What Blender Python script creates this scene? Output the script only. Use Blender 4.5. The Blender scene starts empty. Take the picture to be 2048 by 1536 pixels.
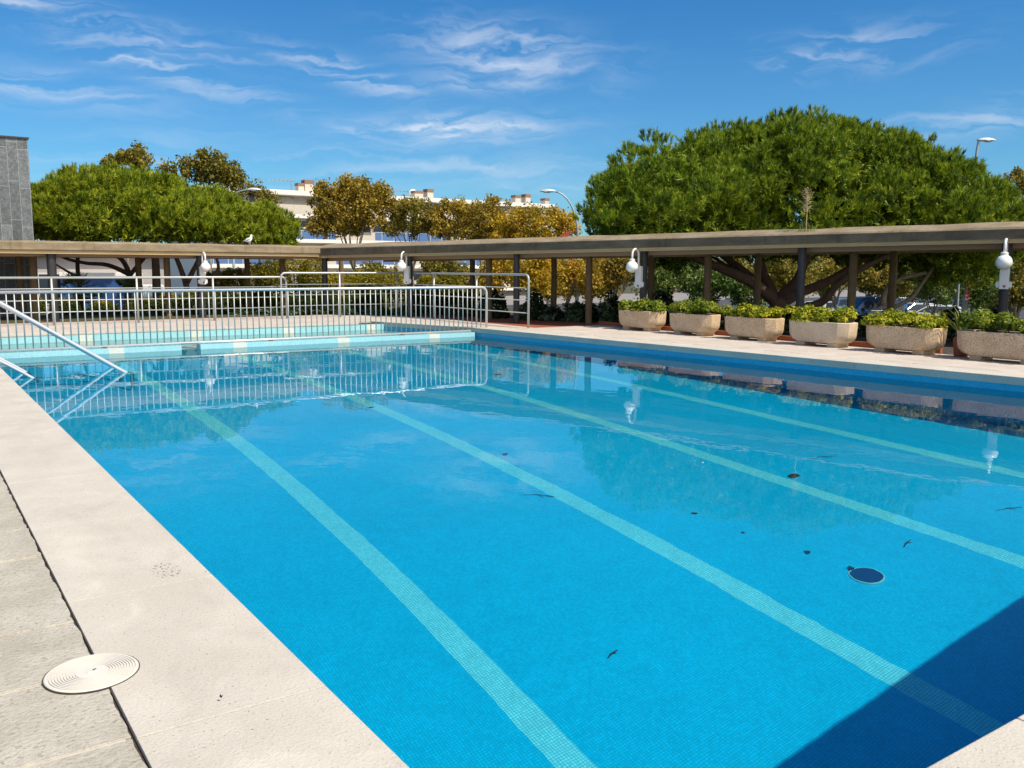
import bpy, math, random
import numpy as np
from mathutils import Vector, Matrix

R = math.radians
scene = bpy.context.scene
COL = scene.collection

# ------------------------------------------------------------------ camera
EYE = 1.6
F_PX, YAW, PITCH, ROLL = 1779.94, 34.4547, 7.4090, 0.2031


def cam_axes():
    y, p, r = R(YAW), R(PITCH), R(ROLL)
    fwd = Vector((math.sin(y) * math.cos(p), math.cos(y) * math.cos(p), -math.sin(p)))
    right = Vector((math.cos(y), -math.sin(y), 0))
    up = right.cross(fwd)
    return (math.cos(r) * right + math.sin(r) * up, -math.sin(r) * right + math.cos(r) * up, fwd)


CR, CU, CF = cam_axes()
cam_data = bpy.data.cameras.new("camera")
cam_data.sensor_width = 36.0
cam_data.lens = F_PX / 2048 * 36.0
cam_data.clip_start = 0.05
cam_data.clip_end = 3000
cam = bpy.data.objects.new("camera", cam_data)
M = Matrix((CR, CU, -CF)).transposed().to_4x4()
M.translation = (0, 0, EYE)
cam.matrix_world = M
COL.objects.link(cam)
scene.camera = cam


def ray(px, py):
    """direction of a measured point of the photograph (its 2048 px frame), for laying out the place"""
    return ((px - 1024) / F_PX * CR - (py - 768) / F_PX * CU + CF)


def onz(px, py, z=0.0):
    v = ray(px, py); t = (z - EYE) / v.z
    return Vector((0, 0, EYE)) + t * v


def ony(px, py, y):
    v = ray(px, py); t = y / v.y
    return Vector((0, 0, EYE)) + t * v


def atd(px, py, D):
    """at the depth D along the horizontal viewing axis"""
    v = ray(px, py); h = Vector((math.sin(R(YAW)), math.cos(R(YAW)), 0))
    return Vector((0, 0, EYE)) + (D / v.dot(h)) * v


def pix(P):
    q = Vector(P) - Vector((0, 0, EYE)); z = q.dot(CF)
    return 1024 + F_PX * q.dot(CR) / z, 768 - F_PX * q.dot(CU) / z


# ------------------------------------------------------------------ render settings
scene.render.engine = 'CYCLES'
cy = scene.cycles
cy.use_denoising = True
try:
    cy.denoiser = 'OPENIMAGEDENOISE'
except Exception:
    pass
cy.max_bounces = 12
cy.diffuse_bounces = 4
cy.glossy_bounces = 4
cy.transmission_bounces = 8
cy.transparent_max_bounces = 8
cy.caustics_refractive = True
cy.caustics_reflective = False
cy.blur_glossy = 0.6
cy.sample_clamp_indirect = 6.0
cy.use_adaptive_sampling = True
cy.adaptive_threshold = 0.012
vs = scene.view_settings
vs.view_transform = 'Standard'
vs.look = 'None'
vs.exposure = 0.36
vs.gamma = 1.0

# ------------------------------------------------------------------ sun and sky
SUN_EL, SUN_AZ = 54.0, 18.0      # azimuth measured from -Y towards +X
sdir = Vector((math.sin(R(SUN_AZ)) * math.cos(R(SUN_EL)), -math.cos(R(SUN_AZ)) * math.cos(R(SUN_EL)), math.sin(R(SUN_EL))))
sl = bpy.data.lights.new("sun", 'SUN')
sl.energy = 4.4
sl.angle = R(0.53)
sl.color = (1.0, 0.91, 0.75)
sl.cycles.is_caustics_light = True
so = bpy.data.objects.new("sun", sl)
so.rotation_euler = (-sdir).to_track_quat('-Z', 'Y').to_euler()
COL.objects.link(so)


class NT:
    """small helper for wiring shader nodes"""
    def __init__(self, tree):
        self.t = tree; self.n = tree.nodes; self.l = tree.links

    def node(self, typ, **kw):
        nd = self.n.new(typ)
        for k, v in kw.items():
            setattr(nd, k, v)
        return nd

    def put(self, sock, v):
        if isinstance(v, bpy.types.NodeSocket):
            self.l.new(v, sock)
        elif isinstance(v, (tuple, list)) and len(v) == 3 and sock.type == 'RGBA':
            sock.default_value = (*v, 1)
        else:
            sock.default_value = v

    def math(self, op, a, b=None, c=None, clamp=False):
        nd = self.node('ShaderNodeMath', operation=op, use_clamp=clamp)
        self.put(nd.inputs[0], a)
        if b is not None: self.put(nd.inputs[1], b)
        if c is not None: self.put(nd.inputs[2], c)
        return nd.outputs[0]

    def vmath(self, op, a, b=None):
        nd = self.node('ShaderNodeVectorMath', operation=op)
        self.put(nd.inputs[0], a)
        if b is not None: self.put(nd.inputs[1], b)
        return nd.outputs[0]

    def mix(self, f, a, b, blend='MIX'):
        nd = self.node('ShaderNodeMix', data_type='RGBA', blend_type=blend)
        self.put(nd.inputs[0], f); self.put(nd.inputs[6], a); self.put(nd.inputs[7], b)
        return nd.outputs[2]

    def ramp(self, f, stops, interp='LINEAR'):
        nd = self.node('ShaderNodeValToRGB')
        cr = nd.color_ramp; cr.interpolation = interp
        while len(cr.elements) < len(stops): cr.elements.new(0.5)
        for e, (p, c) in zip(cr.elements, stops):
            e.position = p; e.color = (*c, 1) if len(c) == 3 else c
        self.put(nd.inputs[0], f)
        return nd.outputs[0]

    def smooth(self, v, a, b, lo=0.0, hi=1.0):
        nd = self.node('ShaderNodeMapRange', interpolation_type='SMOOTHSTEP')
        self.put(nd.inputs[0], v)
        for i, q in enumerate((a, b, lo, hi)): self.put(nd.inputs[1 + i], q)
        return nd.outputs[0]

    def noise(self, vec, scale, detail=3.0, rough=0.55, dist=0.0):
        nd = self.node('ShaderNodeTexNoise')
        if vec is not None: self.put(nd.inputs['Vector'], vec)
        nd.inputs['Scale'].default_value = scale; nd.inputs['Detail'].default_value = detail
        nd.inputs['Roughness'].default_value = rough; nd.inputs['Distortion'].default_value = dist
        return nd.outputs[0]

    def mapping(self, vec, loc=(0, 0, 0), rot=(0, 0, 0), scale=(1, 1, 1)):
        nd = self.node('ShaderNodeMapping')
        self.put(nd.inputs[0], vec)
        nd.inputs[1].default_value = loc; nd.inputs[2].default_value = rot; nd.inputs[3].default_value = scale
        return nd.outputs[0]

    def sep(self, vec):
        nd = self.node('ShaderNodeSeparateXYZ'); self.put(nd.inputs[0], vec)
        return nd.outputs

    def comb(self, x, y, z):
        nd = self.node('ShaderNodeCombineXYZ')
        for i, q in enumerate((x, y, z)): self.put(nd.inputs[i], q)
        return nd.outputs[0]

    def bump(self, h, strength, dist=0.01):
        nd = self.node('ShaderNodeBump')
        nd.inputs['Strength'].default_value = strength; nd.inputs['Distance'].default_value = dist
        self.put(nd.inputs['Height'], h)
        return nd.outputs[0]


world = bpy.data.worlds.new("World")
scene.world = world
world.use_nodes = True
w = NT(world.node_tree)
w.n.clear()
sky = w.node('ShaderNodeTexSky', sky_type='NISHITA')
sky.sun_disc = False
sky.sun_elevation = R(SUN_EL)
sky.sun_rotation = R(180 - SUN_AZ)
sky.air_density = 1.0
sky.dust_density = 0.3
sky.ozone_density = 2.2
gen = w.node('ShaderNodeTexCoord').outputs['Generated']
gx, gy, gz_ = w.sep(gen)
# angular coordinates of the sky: degrees right of the yaw axis, degrees above the horizon
az = w.math('SUBTRACT', w.math('MULTIPLY', w.math('ARCTAN2', gx, gy), 180 / math.pi), YAW)
el = w.math('MULTIPLY', w.math('ARCSINE', gz_), 180 / math.pi)
uv = w.comb(az, el, 0.0)
warp = w.noise(w.mapping(uv, scale=(0.16, 0.3, 1)), 1.0, 4, 0.6)
uvw = w.vmath('ADD', uv, w.comb(w.math('MULTIPLY', w.math('SUBTRACT', warp, 0.5), 7.0),
                                w.math('MULTIPLY', w.math('SUBTRACT', warp, 0.5), 3.2), 0.0))


def sky_deg(px, py):
    v = ray(px, py).normalized()
    return math.degrees(math.atan2(v.x, v.y)) - YAW, math.degrees(math.asin(v.z))


def wisp(px, py, lx, ly, tilt, amp, sx=0.12, sy=1.0, seed=0.0, lo=0.42, hi=0.78):
    a0, e0 = sky_deg(px, py)
    loc = w.mapping(w.vmath('SUBTRACT', uv, (a0, e0, 0)), rot=(0, 0, R(-tilt)))
    lw = w.mapping(w.vmath('SUBTRACT', uvw, (a0, e0, 0)), loc=(seed, seed * 1.7, 0), rot=(0, 0, R(-tilt)), scale=(sx, sy, 1))
    x, y, z = w.sep(loc)
    g = w.math('ADD', w.math('POWER', w.math('DIVIDE', x, lx), 2.0), w.math('POWER', w.math('DIVIDE', y, ly), 2.0))
    m = w.math('EXPONENT', w.math('MULTIPLY', g, -1.0))
    n = w.smooth(w.noise(lw, 1.0, 5, 0.52, 0.5), lo, hi)
    return w.math('MULTIPLY', w.math('MULTIPLY', m, n), amp)


wisps = [
    wisp(1010, 105, 5.6, 1.5, -7, 0.8, 0.18, 1.1, 3.1, .36, .74),
    wisp(960, 160, 3.4, 0.7, -4, 0.5, 0.22, 1.4, 8.1, .36, .74),
    wisp(700, 150, 4.6, 0.7, -14, 0.75, 0.14, 1.7, 21.0, .38, .74),
    wisp(900, 258, 5.8, 0.8, 2, 1.0, 0.2, 1.3, 5.5, .34, .72),
    wisp(180, 40, 7.0, 0.8, -9, 0.85, 0.12, 1.5, 11.0, .4, .78),
    wisp(330, 140, 6.5, 0.8, -14, 0.75, 0.12, 1.4, 14.0, .4, .78),
    wisp(100, 175, 6.0, 1.0, -2, 0.5, 0.12, 1.2, 17.0, .36, .76),
    wisp(1700, 105, 5.0, 1.1, 3, 0.55, 0.2, 1.2, 27.0, .4, .76),
    wisp(1960, 238, 5.0, 0.9, 2, 0.5, 0.12, 1.2, 31.0, .4, .8),
    wisp(650, 330, 26.0, 1.6, -1, 0.35, 0.08, 0.9, 37.0, .42, .8),
    wisp(1100, 340, 12.0, 1.5, -2, 0.4, 0.09, 0.9, 41.0, .42, .8),
]
tot = wisps[0]
for q in wisps[1:]:
    tot = w.math('ADD', tot, q)
tot = w.math('MINIMUM', tot, 0.85)
tintc = w.mix(w.smooth(el, 2.0, 26.0), (0.36, 0.72, 0.96), (0.13, 0.60, 0.98))
tinted = w.mix(1.0, sky.outputs[0], tintc, 'MULTIPLY')
front = w.mix(tot, tinted, (5.9, 6.5, 7.4))
fill_noise = w.noise(w.mapping(gen, scale=(2.0, 2.0, 5.0)), 1.0, 5, 0.6)
shade_fill = w.math('MULTIPLY', w.smooth(w.math('MULTIPLY', gy, -1.0), 0.05, 0.75), w.smooth(fill_noise, 0.25, 0.7, 0.45, 0.95))  # added bright sky out of view behind the camera, lifts the shaded sides
filled_sky = w.mix(shade_fill, front, (10.0, 10.0, 10.2))
bg = w.node('ShaderNodeBackground')
bg.inputs[1].default_value = 0.10
w.put(bg.inputs[0], filled_sky)
w.l.new(bg.outputs[0], w.node('ShaderNodeOutputWorld').inputs[0])

# ------------------------------------------------------------------ materials
MATS = {}


def new_mat(name):
    m = bpy.data.materials.new(name); m.use_nodes = True
    t = NT(m.node_tree); t.n.clear()
    out = t.node('ShaderNodeOutputMaterial')
    MATS[name] = m
    return m, t, out


def principled(t, out, color, rough=0.6, metal=0.0, spec=0.5, normal=None, trans=0.0, alpha=1.0):
    p = t.node('ShaderNodeBsdfPrincipled')
    t.put(p.inputs['Base Color'], color); t.put(p.inputs['Roughness'], rough); t.put(p.inputs['Metallic'], metal)
    p.inputs['Specular IOR Level'].default_value = spec
    if trans: p.inputs['Transmission Weight'].default_value = trans
    if normal is not None: t.put(p.inputs['Normal'], normal)
    t.l.new(p.outputs[0], out.inputs[0])
    return p


def objco(t):
    return t.node('ShaderNodeTexCoord').outputs['Object']


def simple(name, color, rough=0.6, metal=0.0, var=0.12, scale=6.0, bump=0.0, bscale=60.0, spec=0.5):
    m, t, out = new_mat(name)
    co = objco(t)
    n = t.noise(co, scale, 4)
    c = t.mix(n, tuple(max(0, x * (1 - var)) for x in color), tuple(min(1, x * (1 + var)) for x in color))
    nm = t.bump(t.noise(co, bscale, 3), bump, 0.01) if bump else None
    principled(t, out, c, rough, metal, spec, nm)
    return m


def mosaic(name, base, stripe_col=None, stripes=(), halfw=0.125, plane='xy', grout=(0.35, 0.5, 0.55), var=0.10, rough=0.35):
    """25 mm glass mosaic: per-tile tone, grout lines, and the inlaid stripes"""
    m, t, out = new_mat(name)
    x, y, z = t.sep(objco(t))
    a, b = {'xy': (x, y), 'xz': (x, z), 'yz': (y, z)}[plane]
    sa, sb = t.math('MULTIPLY', a, 40.0), t.math('MULTIPLY', b, 40.0)
    cell = t.comb(t.math('FLOOR', sa), t.math('FLOOR', sb), 0.0)
    wn = t.node('ShaderNodeTexWhiteNoise', noise_dimensions='3D'); t.put(wn.inputs[0], cell)
    col = base
    if stripe_col is not None:
        mask = None
        for s in stripes:
            k = t.math('LESS_THAN', t.math('ABSOLUTE', t.math('SUBTRACT', x, s)), halfw)
            mask = k if mask is None else t.math('MAXIMUM', mask, k)
        col = t.mix(mask, base, stripe_col)
    tone = t.math('MULTIPLY_ADD', wn.outputs[0], 2 * var, 1 - var)
    big = t.math('MULTIPLY_ADD', t.math('ADD', t.math('MULTIPLY', t.noise(objco(t), 0.45, 4), 0.5), t.math('MULTIPLY', t.noise(objco(t), 5.0, 4, 0.65), 0.5)), 0.62, 0.69)
    tone = t.math('MULTIPLY', tone, big)
    col = t.mix(1.0, col, t.comb(tone, tone, tone), 'MULTIPLY')
    fa, fb = t.math('FRACT', sa), t.math('FRACT', sb)
    ga = t.math('MINIMUM', fa, t.math('SUBTRACT', 1.0, fa))
    gb = t.math('MINIMUM', fb, t.math('SUBTRACT', 1.0, fb))
    g = t.smooth(t.math('MINIMUM', ga, gb), 0.06, 0.14, 1.0, 0.0)
    col = t.mix(t.math('MULTIPLY', g, 0.7), col, grout)
    principled(t, out, col, rough)
    return m


def stone(name, c1, c2, scale=3.0, speck=None, bump=0.3, bscale=90.0, rough=0.85, speck_scale=160.0, speck_lo=0.62, joint=None):
    m, t, out = new_mat(name)
    co = objco(t)
    n = t.noise(co, scale, 6, 0.6)
    fine = t.noise(co, bscale, 4, 0.65)
    c = t.mix(t.smooth(n, 0.3, 0.7), c1, c2)
    c = t.mix(t.math('MULTIPLY', t.smooth(fine, 0.35, 0.75), 0.25), c, tuple(x * 0.7 for x in c1))
    if speck:
        s = t.smooth(t.noise(co, speck_scale, 2, 0.5), speck_lo, speck_lo + 0.07)
        c = t.mix(s, c, speck)
    if name in ('coping_stone', 'far_paving', 'rough_tile'):   # worn and damp-stained patches
        wv = t.noise(t.mapping(co, scale=(1.0, 0.6, 1.0)), 2.3, 6, 0.68, 0.6)
        c = t.mix(t.math('MULTIPLY', t.smooth(wv, 0.46, 0.72), 0.42), c, tuple(x * 0.72 for x in c1))
        c = t.mix(t.math('MULTIPLY', t.smooth(wv, 0.30, 0.44, 1.0, 0.0), 0.35), c, tuple(min(1, x * 1.16) for x in c2))
    if name == 'coping_stone':        # tar smudge left on one slab
        x, y, z = t.sep(co)
        for (sx, sy, rx, ry, lo) in ((STAIN[0], STAIN[1], 0.085, 0.16, 0.55), (STAIN[0] + 0.17, STAIN[1] - 0.16, 0.04, 0.05, 0.57)):
            g = t.math('ADD', t.math('POWER', t.math('DIVIDE', t.math('SUBTRACT', x, sx), rx), 2.0), t.math('POWER', t.math('DIVIDE', t.math('SUBTRACT', y, sy), ry), 2.0))
            k = t.math('MULTIPLY', t.smooth(g, 0.55, 1.0, 1.0, 0.0), t.smooth(t.noise(t.mapping(co, scale=(60, 60, 60)), 1.0, 3, 0.6), lo, lo + 0.08))
            c = t.mix(t.math('MULTIPLY', k, 0.95), c, (0.09, 0.075, 0.06))
    principled(t, out, c, rough, 0, 0.3, t.bump(fine, bump, 0.01))
    return m


def leafmat(name, stops, trans=0.35, nscale=0.9, rough=0.55, spec=0.25, wr=0.62):
    """each leaf its own tone; sprays a little different from each other"""
    m, t, out = new_mat(name)
    geo = t.node('ShaderNodeNewGeometry')
    rnd = geo.outputs['Random Per Island']
    n = t.noise(objco(t), nscale, 3)
    f = t.math('ADD', t.math('MULTIPLY', rnd, wr), t.math('MULTIPLY', t.smooth(n, 0.3, 0.7), 1 - wr))
    c = t.ramp(f, stops)
    p = t.node('ShaderNodeBsdfPrincipled')
    t.put(p.inputs['Base Color'], c); p.inputs['Roughness'].default_value = rough
    p.inputs['Specular IOR Level'].default_value = spec
    tr = t.node('ShaderNodeBsdfTranslucent'); t.put(tr.inputs[0], c)
    mx = t.node('ShaderNodeMixShader'); mx.inputs[0].default_value = trans
    t.l.new(p.outputs[0], mx.inputs[1]); t.l.new(tr.outputs[0], mx.inputs[2])
    t.l.new(mx.outputs[0], out.inputs[0])
    return m


def water_mat(name, tint, amp, scale):
    m, t, out = new_mat(name)
    co = objco(t)
    n1 = t.noise(t.mapping(co, scale=(1, 0.55, 1)), scale, 2, 0.5)
    n2 = t.noise(t.mapping(co, rot=(0, 0, 0.7), scale=(1.0, 0.8, 1)), scale * 4.5, 2, 0.5)
    hgt = t.math('ADD', n1, t.math('MULTIPLY', n2, 0.15))
    nm = t.bump(hgt, 1.0, amp)
    fr = t.node('ShaderNodeFresnel'); fr.inputs[0].default_value = 1.333; t.put(fr.inputs['Normal'], nm)
    rf = t.node('ShaderNodeBsdfRefraction'); rf.inputs['IOR'].default_value = 1.333; rf.inputs['Roughness'].default_value = 0.0
    t.put(rf.inputs['Color'], tint); t.put(rf.inputs['Normal'], nm)
    gl = t.node('ShaderNodeBsdfGlossy'); gl.inputs['Roughness'].default_value = 0.0; t.put(gl.inputs['Normal'], nm)
    mx = t.node('ShaderNodeMixShader')
    t.l.new(fr.outputs[0], mx.inputs[0]); t.l.new(rf.outputs[0], mx.inputs[1]); t.l.new(gl.outputs[0], mx.inputs[2])
    t.l.new(mx.outputs[0], out.inputs[0])
    return m


STAIN = onz(332, 1140).xy
STRIPES = (3.731, 6.367, 8.925, 11.472)
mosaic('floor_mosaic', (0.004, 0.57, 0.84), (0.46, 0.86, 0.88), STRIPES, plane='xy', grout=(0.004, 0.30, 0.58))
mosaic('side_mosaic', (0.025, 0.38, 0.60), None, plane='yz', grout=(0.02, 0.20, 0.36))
mosaic('end_mosaic', (0.27, 0.57, 0.62), (0.66, 0.65, 0.55), STRIPES, plane='xz', grout=(0.45, 0.62, 0.64), halfw=0.15)
mosaic('shallow_mosaic', (0.42, 0.62, 0.60), (0.72, 0.70, 0.60), STRIPES, plane='xy', grout=(0.4, 0.5, 0.48))
water_mat('pool_water', (0.48, 0.95, 1.0), 0.0042, 1.0)
water_mat('shallow_water', (0.80, 0.97, 1.0), 0.03, 2.2)
stone('coping_stone', (0.51, 0.465, 0.398), (0.57, 0.525, 0.455), 1.7, (0.26, 0.21, 0.16), 0.5, 70, speck_scale=75, speck_lo=0.655)
stone('pale_grout', (0.50, 0.45, 0.37), (0.58, 0.53, 0.45), 9, None, 0.4, 60)
stone('rough_tile', (0.40, 0.365, 0.30), (0.51, 0.475, 0.405), 2.6, (0.33, 0.295, 0.225), 1.0, 45, speck_scale=48, speck_lo=0.60)
stone('mortar', (0.045, 0.035, 0.028), (0.10, 0.08, 0.06), 9, None, 0.6, 60)
stone('far_paving', (0.50, 0.425, 0.36), (0.57, 0.50, 0.43), 1.2, None, 0.3, 60)
stone('terracotta', (0.26, 0.075, 0.036), (0.33, 0.105, 0.055), 2.5, None, 0.3, 40)
stone('earth', (0.06, 0.045, 0.03), (0.10, 0.085, 0.045), 0.6, (0.08, 0.10, 0.03), 0.6, 20, speck_scale=4.0, speck_lo=0.5)
stone('asphalt', (0.055, 0.055, 0.058), (0.08, 0.08, 0.082), 0.8, None, 0.4, 60)
stone('pale_pavement', (0.22, 0.20, 0.18), (0.30, 0.27, 0.25), 0.8, None, 0.3, 30)
stone('planter_concrete', (0.60, 0.43, 0.27), (0.72, 0.54, 0.36), 4.0, (0.36, 0.23, 0.125), 1.0, 40, speck_scale=55, speck_lo=0.55)
stone('planter_concrete_pale', (0.60, 0.47, 0.32), (0.72, 0.58, 0.42), 3.0, (0.40, 0.28, 0.17), 1.0, 40, speck_scale=42, speck_lo=0.60)
simple('plaster_white', (0.72, 0.68, 0.62), 0.8, 0, 0.06, 0.4, 0.1, 20)
simple('plaster_beige', (0.52, 0.46, 0.38), 0.85, 0, 0.08, 0.4, 0.1, 20)
simple('plaster_grey', (0.36, 0.33, 0.32), 0.85, 0, 0.08, 0.4, 0.1, 20)
simple('dark_window', (0.03, 0.045, 0.06), 0.1, 0, 0.3, 2.0)
simple('window_frame', (0.55, 0.55, 0.55), 0.5)
simple('blue_glass', (0.075, 0.15, 0.32), 0.2, 0, 0.25, 0.3)
simple('brick_red', (0.22, 0.13, 0.09), 0.9, 0, 0.2, 5)
simple('post_dark', (0.030, 0.028, 0.030), 0.55, 0, 0.5, 9, 0.2, 40)
simple('post_brown', (0.16, 0.105, 0.05), 0.8, 0, 0.35, 6, 0.4, 30)
simple('soffit', (0.34, 0.24, 0.14), 0.8, 0, 0.12, 1.5, 0.1, 30)
simple('ochre_edge', (0.66, 0.49, 0.25), 0.85, 0, 0.2, 1.5, 0.1, 30)
simple('conduit', (0.55, 0.45, 0.33), 0.6)
simple('steel', (0.62, 0.63, 0.64), 0.33, 0.45, 0.06, 14)
simple('galvanised', (0.42, 0.44, 0.43), 0.45, 0.4, 0.12, 18)
simple('white_plastic', (0.80, 0.80, 0.78), 0.25, 0, 0.03, 3)
simple('white_enamel', (0.72, 0.70, 0.68), 0.35, 0, 0.05, 6)
simple('rust', (0.22, 0.07, 0.02), 0.9, 0, 0.4, 30)
simple('lid_plastic', (0.62, 0.585, 0.52), 0.6, 0, 0.04, 9, spec=0.2)
simple('drain_dark', (0.012, 0.05, 0.16), 0.5, 0, 0.3, 20)
simple('bark_pine', (0.125, 0.072, 0.05), 0.95, 0, 0.55, 5, 1.0, 14)
simple('bark_pale', (0.30, 0.23, 0.17), 0.95, 0, 0.4, 7, 0.8, 18)
simple('bark_grey', (0.24, 0.20, 0.15), 0.95, 0, 0.35, 4, 0.6, 14)
simple('lamp_grey', (0.34, 0.38, 0.40), 0.45, 0.4, 0.1, 4)
simple('lamp_head', (0.62, 0.63, 0.63), 0.4, 0.2, 0.06, 4)
simple('lamp_glass', (0.45, 0.47, 0.48), 0.2)
simple('garland_red', (0.55, 0.10, 0.07), 0.5)
simple('feather_white', (0.80, 0.79, 0.77), 0.8)
simple('feather_grey', (0.34, 0.35, 0.37), 0.8)
simple('beak', (0.65, 0.42, 0.05), 0.5)
simple('tyre', (0.02, 0.02, 0.02), 0.8)
simple('car_glass', (0.03, 0.04, 0.05), 0.05, 0, 0.2, 1)
simple('rim', (0.5, 0.5, 0.5), 0.3, 0.8)
simple('headlight', (0.75, 0.76, 0.78), 0.1)
simple('taillight', (0.45, 0.02, 0.02), 0.2)
for nm_, c_ in dict(car_silver=(0.45, 0.47, 0.50), car_white=(0.75, 0.75, 0.75), car_blue=(0.04, 0.10, 0.26), car_black=(0.015, 0.016, 0.02)).items():
    simple(nm_, c_, 0.15, 0.15, 0.03, 2)
simple('twig', (0.06, 0.04, 0.03), 0.8, 0, 0.3, 40)
simple('wet_leaf', (0.035, 0.025, 0.03), 0.6, 0, 0.4, 40)
simple('dry_leaf', (0.55, 0.42, 0.26), 0.9, 0, 0.35, 30)
simple('dry_stalk', (0.50, 0.36, 0.20), 0.9, 0, 0.3, 40)
simple('wire', (0.20, 0.30, 0.24), 0.6)
leafmat('pine_needles', [(0.0, (0.022, 0.045, 0.006)), (0.32, (0.090, 0.155, 0.011)), (0.62, (0.235, 0.320, 0.016)), (1.0, (0.43, 0.48, 0.030))], 0.28, 3.0, 0.5, 0.25, 0.32)
leafmat('pine_needles_pale', [(0.0, (0.040, 0.065, 0.006)), (0.32, (0.140, 0.200, 0.012)), (0.62, (0.310, 0.365, 0.019)), (1.0, (0.50, 0.51, 0.032))], 0.28, 2.6, 0.5, 0.25, 0.32)
leafmat('autumn_leaves', [(0.0, (0.10, 0.105, 0.020)), (0.35, (0.28, 0.21, 0.030)), (0.7, (0.47, 0.32, 0.042)), (1.0, (0.66, 0.47, 0.065))], 0.4, 0.35)
leafmat('golden_leaves', [(0.0, (0.13, 0.115, 0.016)), (0.35, (0.36, 0.25, 0.022)), (0.7, (0.60, 0.40, 0.032)), (1.0, (0.78, 0.55, 0.05))], 0.4, 0.35)
leafmat('olive_autumn', [(0.0, (0.08, 0.095, 0.018)), (0.45, (0.22, 0.19, 0.030)), (1.0, (0.47, 0.35, 0.05))], 0.4, 0.35)
leafmat('hedge_yellow', [(0.0, (0.05, 0.075, 0.012)), (0.4, (0.20, 0.19, 0.018)), (0.75, (0.42, 0.33, 0.022)), (1.0, (0.60, 0.44, 0.03))], 0.35, 0.7)
leafmat('hedge_green', [(0.0, (0.022, 0.045, 0.010)), (0.5, (0.075, 0.105, 0.016)), (1.0, (0.20, 0.21, 0.03))], 0.35, 0.8)
leafmat('bush_green', [(0.0, (0.035, 0.075, 0.018)), (0.5, (0.10, 0.17, 0.036)), (1.0, (0.24, 0.29, 0.06))], 0.3, 0.5)
leafmat('ivy_dark', [(0.0, (0.008, 0.018, 0.006)), (0.5, (0.020, 0.042, 0.012)), (1.0, (0.05, 0.085, 0.02))], 0.15, 1.5, 0.4, 0.4)
leafmat('planter_leaves', [(0.0, (0.05, 0.10, 0.008)), (0.35, (0.22, 0.27, 0.015)), (0.7, (0.47, 0.45, 0.022)), (1.0, (0.70, 0.60, 0.035))], 0.35, 4.0)
leafmat('planter_leaves_green', [(0.0, (0.03, 0.07, 0.010)), (0.35, (0.12, 0.19, 0.016)), (0.7, (0.29, 0.33, 0.022)), (1.0, (0.52, 0.50, 0.04))], 0.35, 3.0)
leafmat('palm_leaves', [(0.0, (0.035, 0.055, 0.020)), (1.0, (0.13, 0.16, 0.06))], 0.2)
leafmat('grass_blades', [(0.0, (0.10, 0.15, 0.03)), (1.0, (0.32, 0.34, 0.08))], 0.3)


def tower_stone():
    m, t, out = new_mat('tower_stone')
    x, y, z = t.sep(objco(t))
    # upright slabs of differing greys, staggered from column to column
    cx = t.math('FLOOR', t.math('DIVIDE', x, 0.30))
    wn = t.node('ShaderNodeTexWhiteNoise', noise_dimensions='1D'); t.put(wn.inputs['W'], cx)
    zz = t.math('ADD', t.math('DIVIDE', z, 1.25), t.math('MULTIPLY', wn.outputs[0], 1.0))
    cz = t.math('FLOOR', zz)
    w2 = t.node('ShaderNodeTexWhiteNoise', noise_dimensions='2D'); t.put(w2.inputs[0], t.comb(cx, cz, 0.0))
    co = objco(t)
    n = t.noise(co, 11, 6, 0.8)
    f = t.math('ADD', t.math('MULTIPLY', w2.outputs[0], 0.38), t.math('MULTIPLY', t.smooth(n, 0.3, 0.7), 0.55))
    c = t.ramp(f, [(0.1, (0.055, 0.062, 0.068)), (0.5, (0.115, 0.128, 0.138)), (0.9, (0.22, 0.24, 0.25))])
    fx = t.math('FRACT', t.math('DIVIDE', x, 0.30)); fz = t.math('FRACT', zz)
    g = t.math('MAXIMUM', t.math('LESS_THAN', fx, 0.035), t.math('LESS_THAN', fz, 0.012))
    c = t.mix(g, c, (0.30, 0.31, 0.29))
    principled(t, out, c, 0.6, 0, 0.4, t.bump(n, 0.3, 0.01))


tower_stone()


def pergola_concrete(name, c1, c2, moss):
    m, t, out = new_mat(name)
    co = objco(t)
    n = t.noise(t.mapping(co, scale=(1, 1, 3.0)), 1.3, 6, 0.65)
    st = t.noise(t.mapping(co, scale=(7, 7, 0.7)), 1.0, 4, 0.6)
    fine = t.noise(co, 45, 4, 0.7)
    c = t.mix(t.smooth(n, 0.3, 0.7), c1, c2)
    c = t.mix(t.math('MULTIPLY', t.smooth(st, 0.5, 0.75), 0.55), c, moss)
    c = t.mix(t.math('MULTIPLY', t.smooth(fine, 0.4, 0.7), 0.35), c, tuple(q * 0.55 for q in c1))
    principled(t, out, c, 0.95, 0, 0.2, t.bump(fine, 0.7, 0.012))


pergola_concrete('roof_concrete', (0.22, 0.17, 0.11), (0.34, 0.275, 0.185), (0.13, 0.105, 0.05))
pergola_concrete('fascia_dark', (0.10, 0.083, 0.060), (0.18, 0.148, 0.105), (0.055, 0.048, 0.025))  # darker version of the roof concrete, for the long wing's fascia

# ------------------------------------------------------------------ mesh helpers
rng = np.random.default_rng(7)
random.seed(7)


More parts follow.
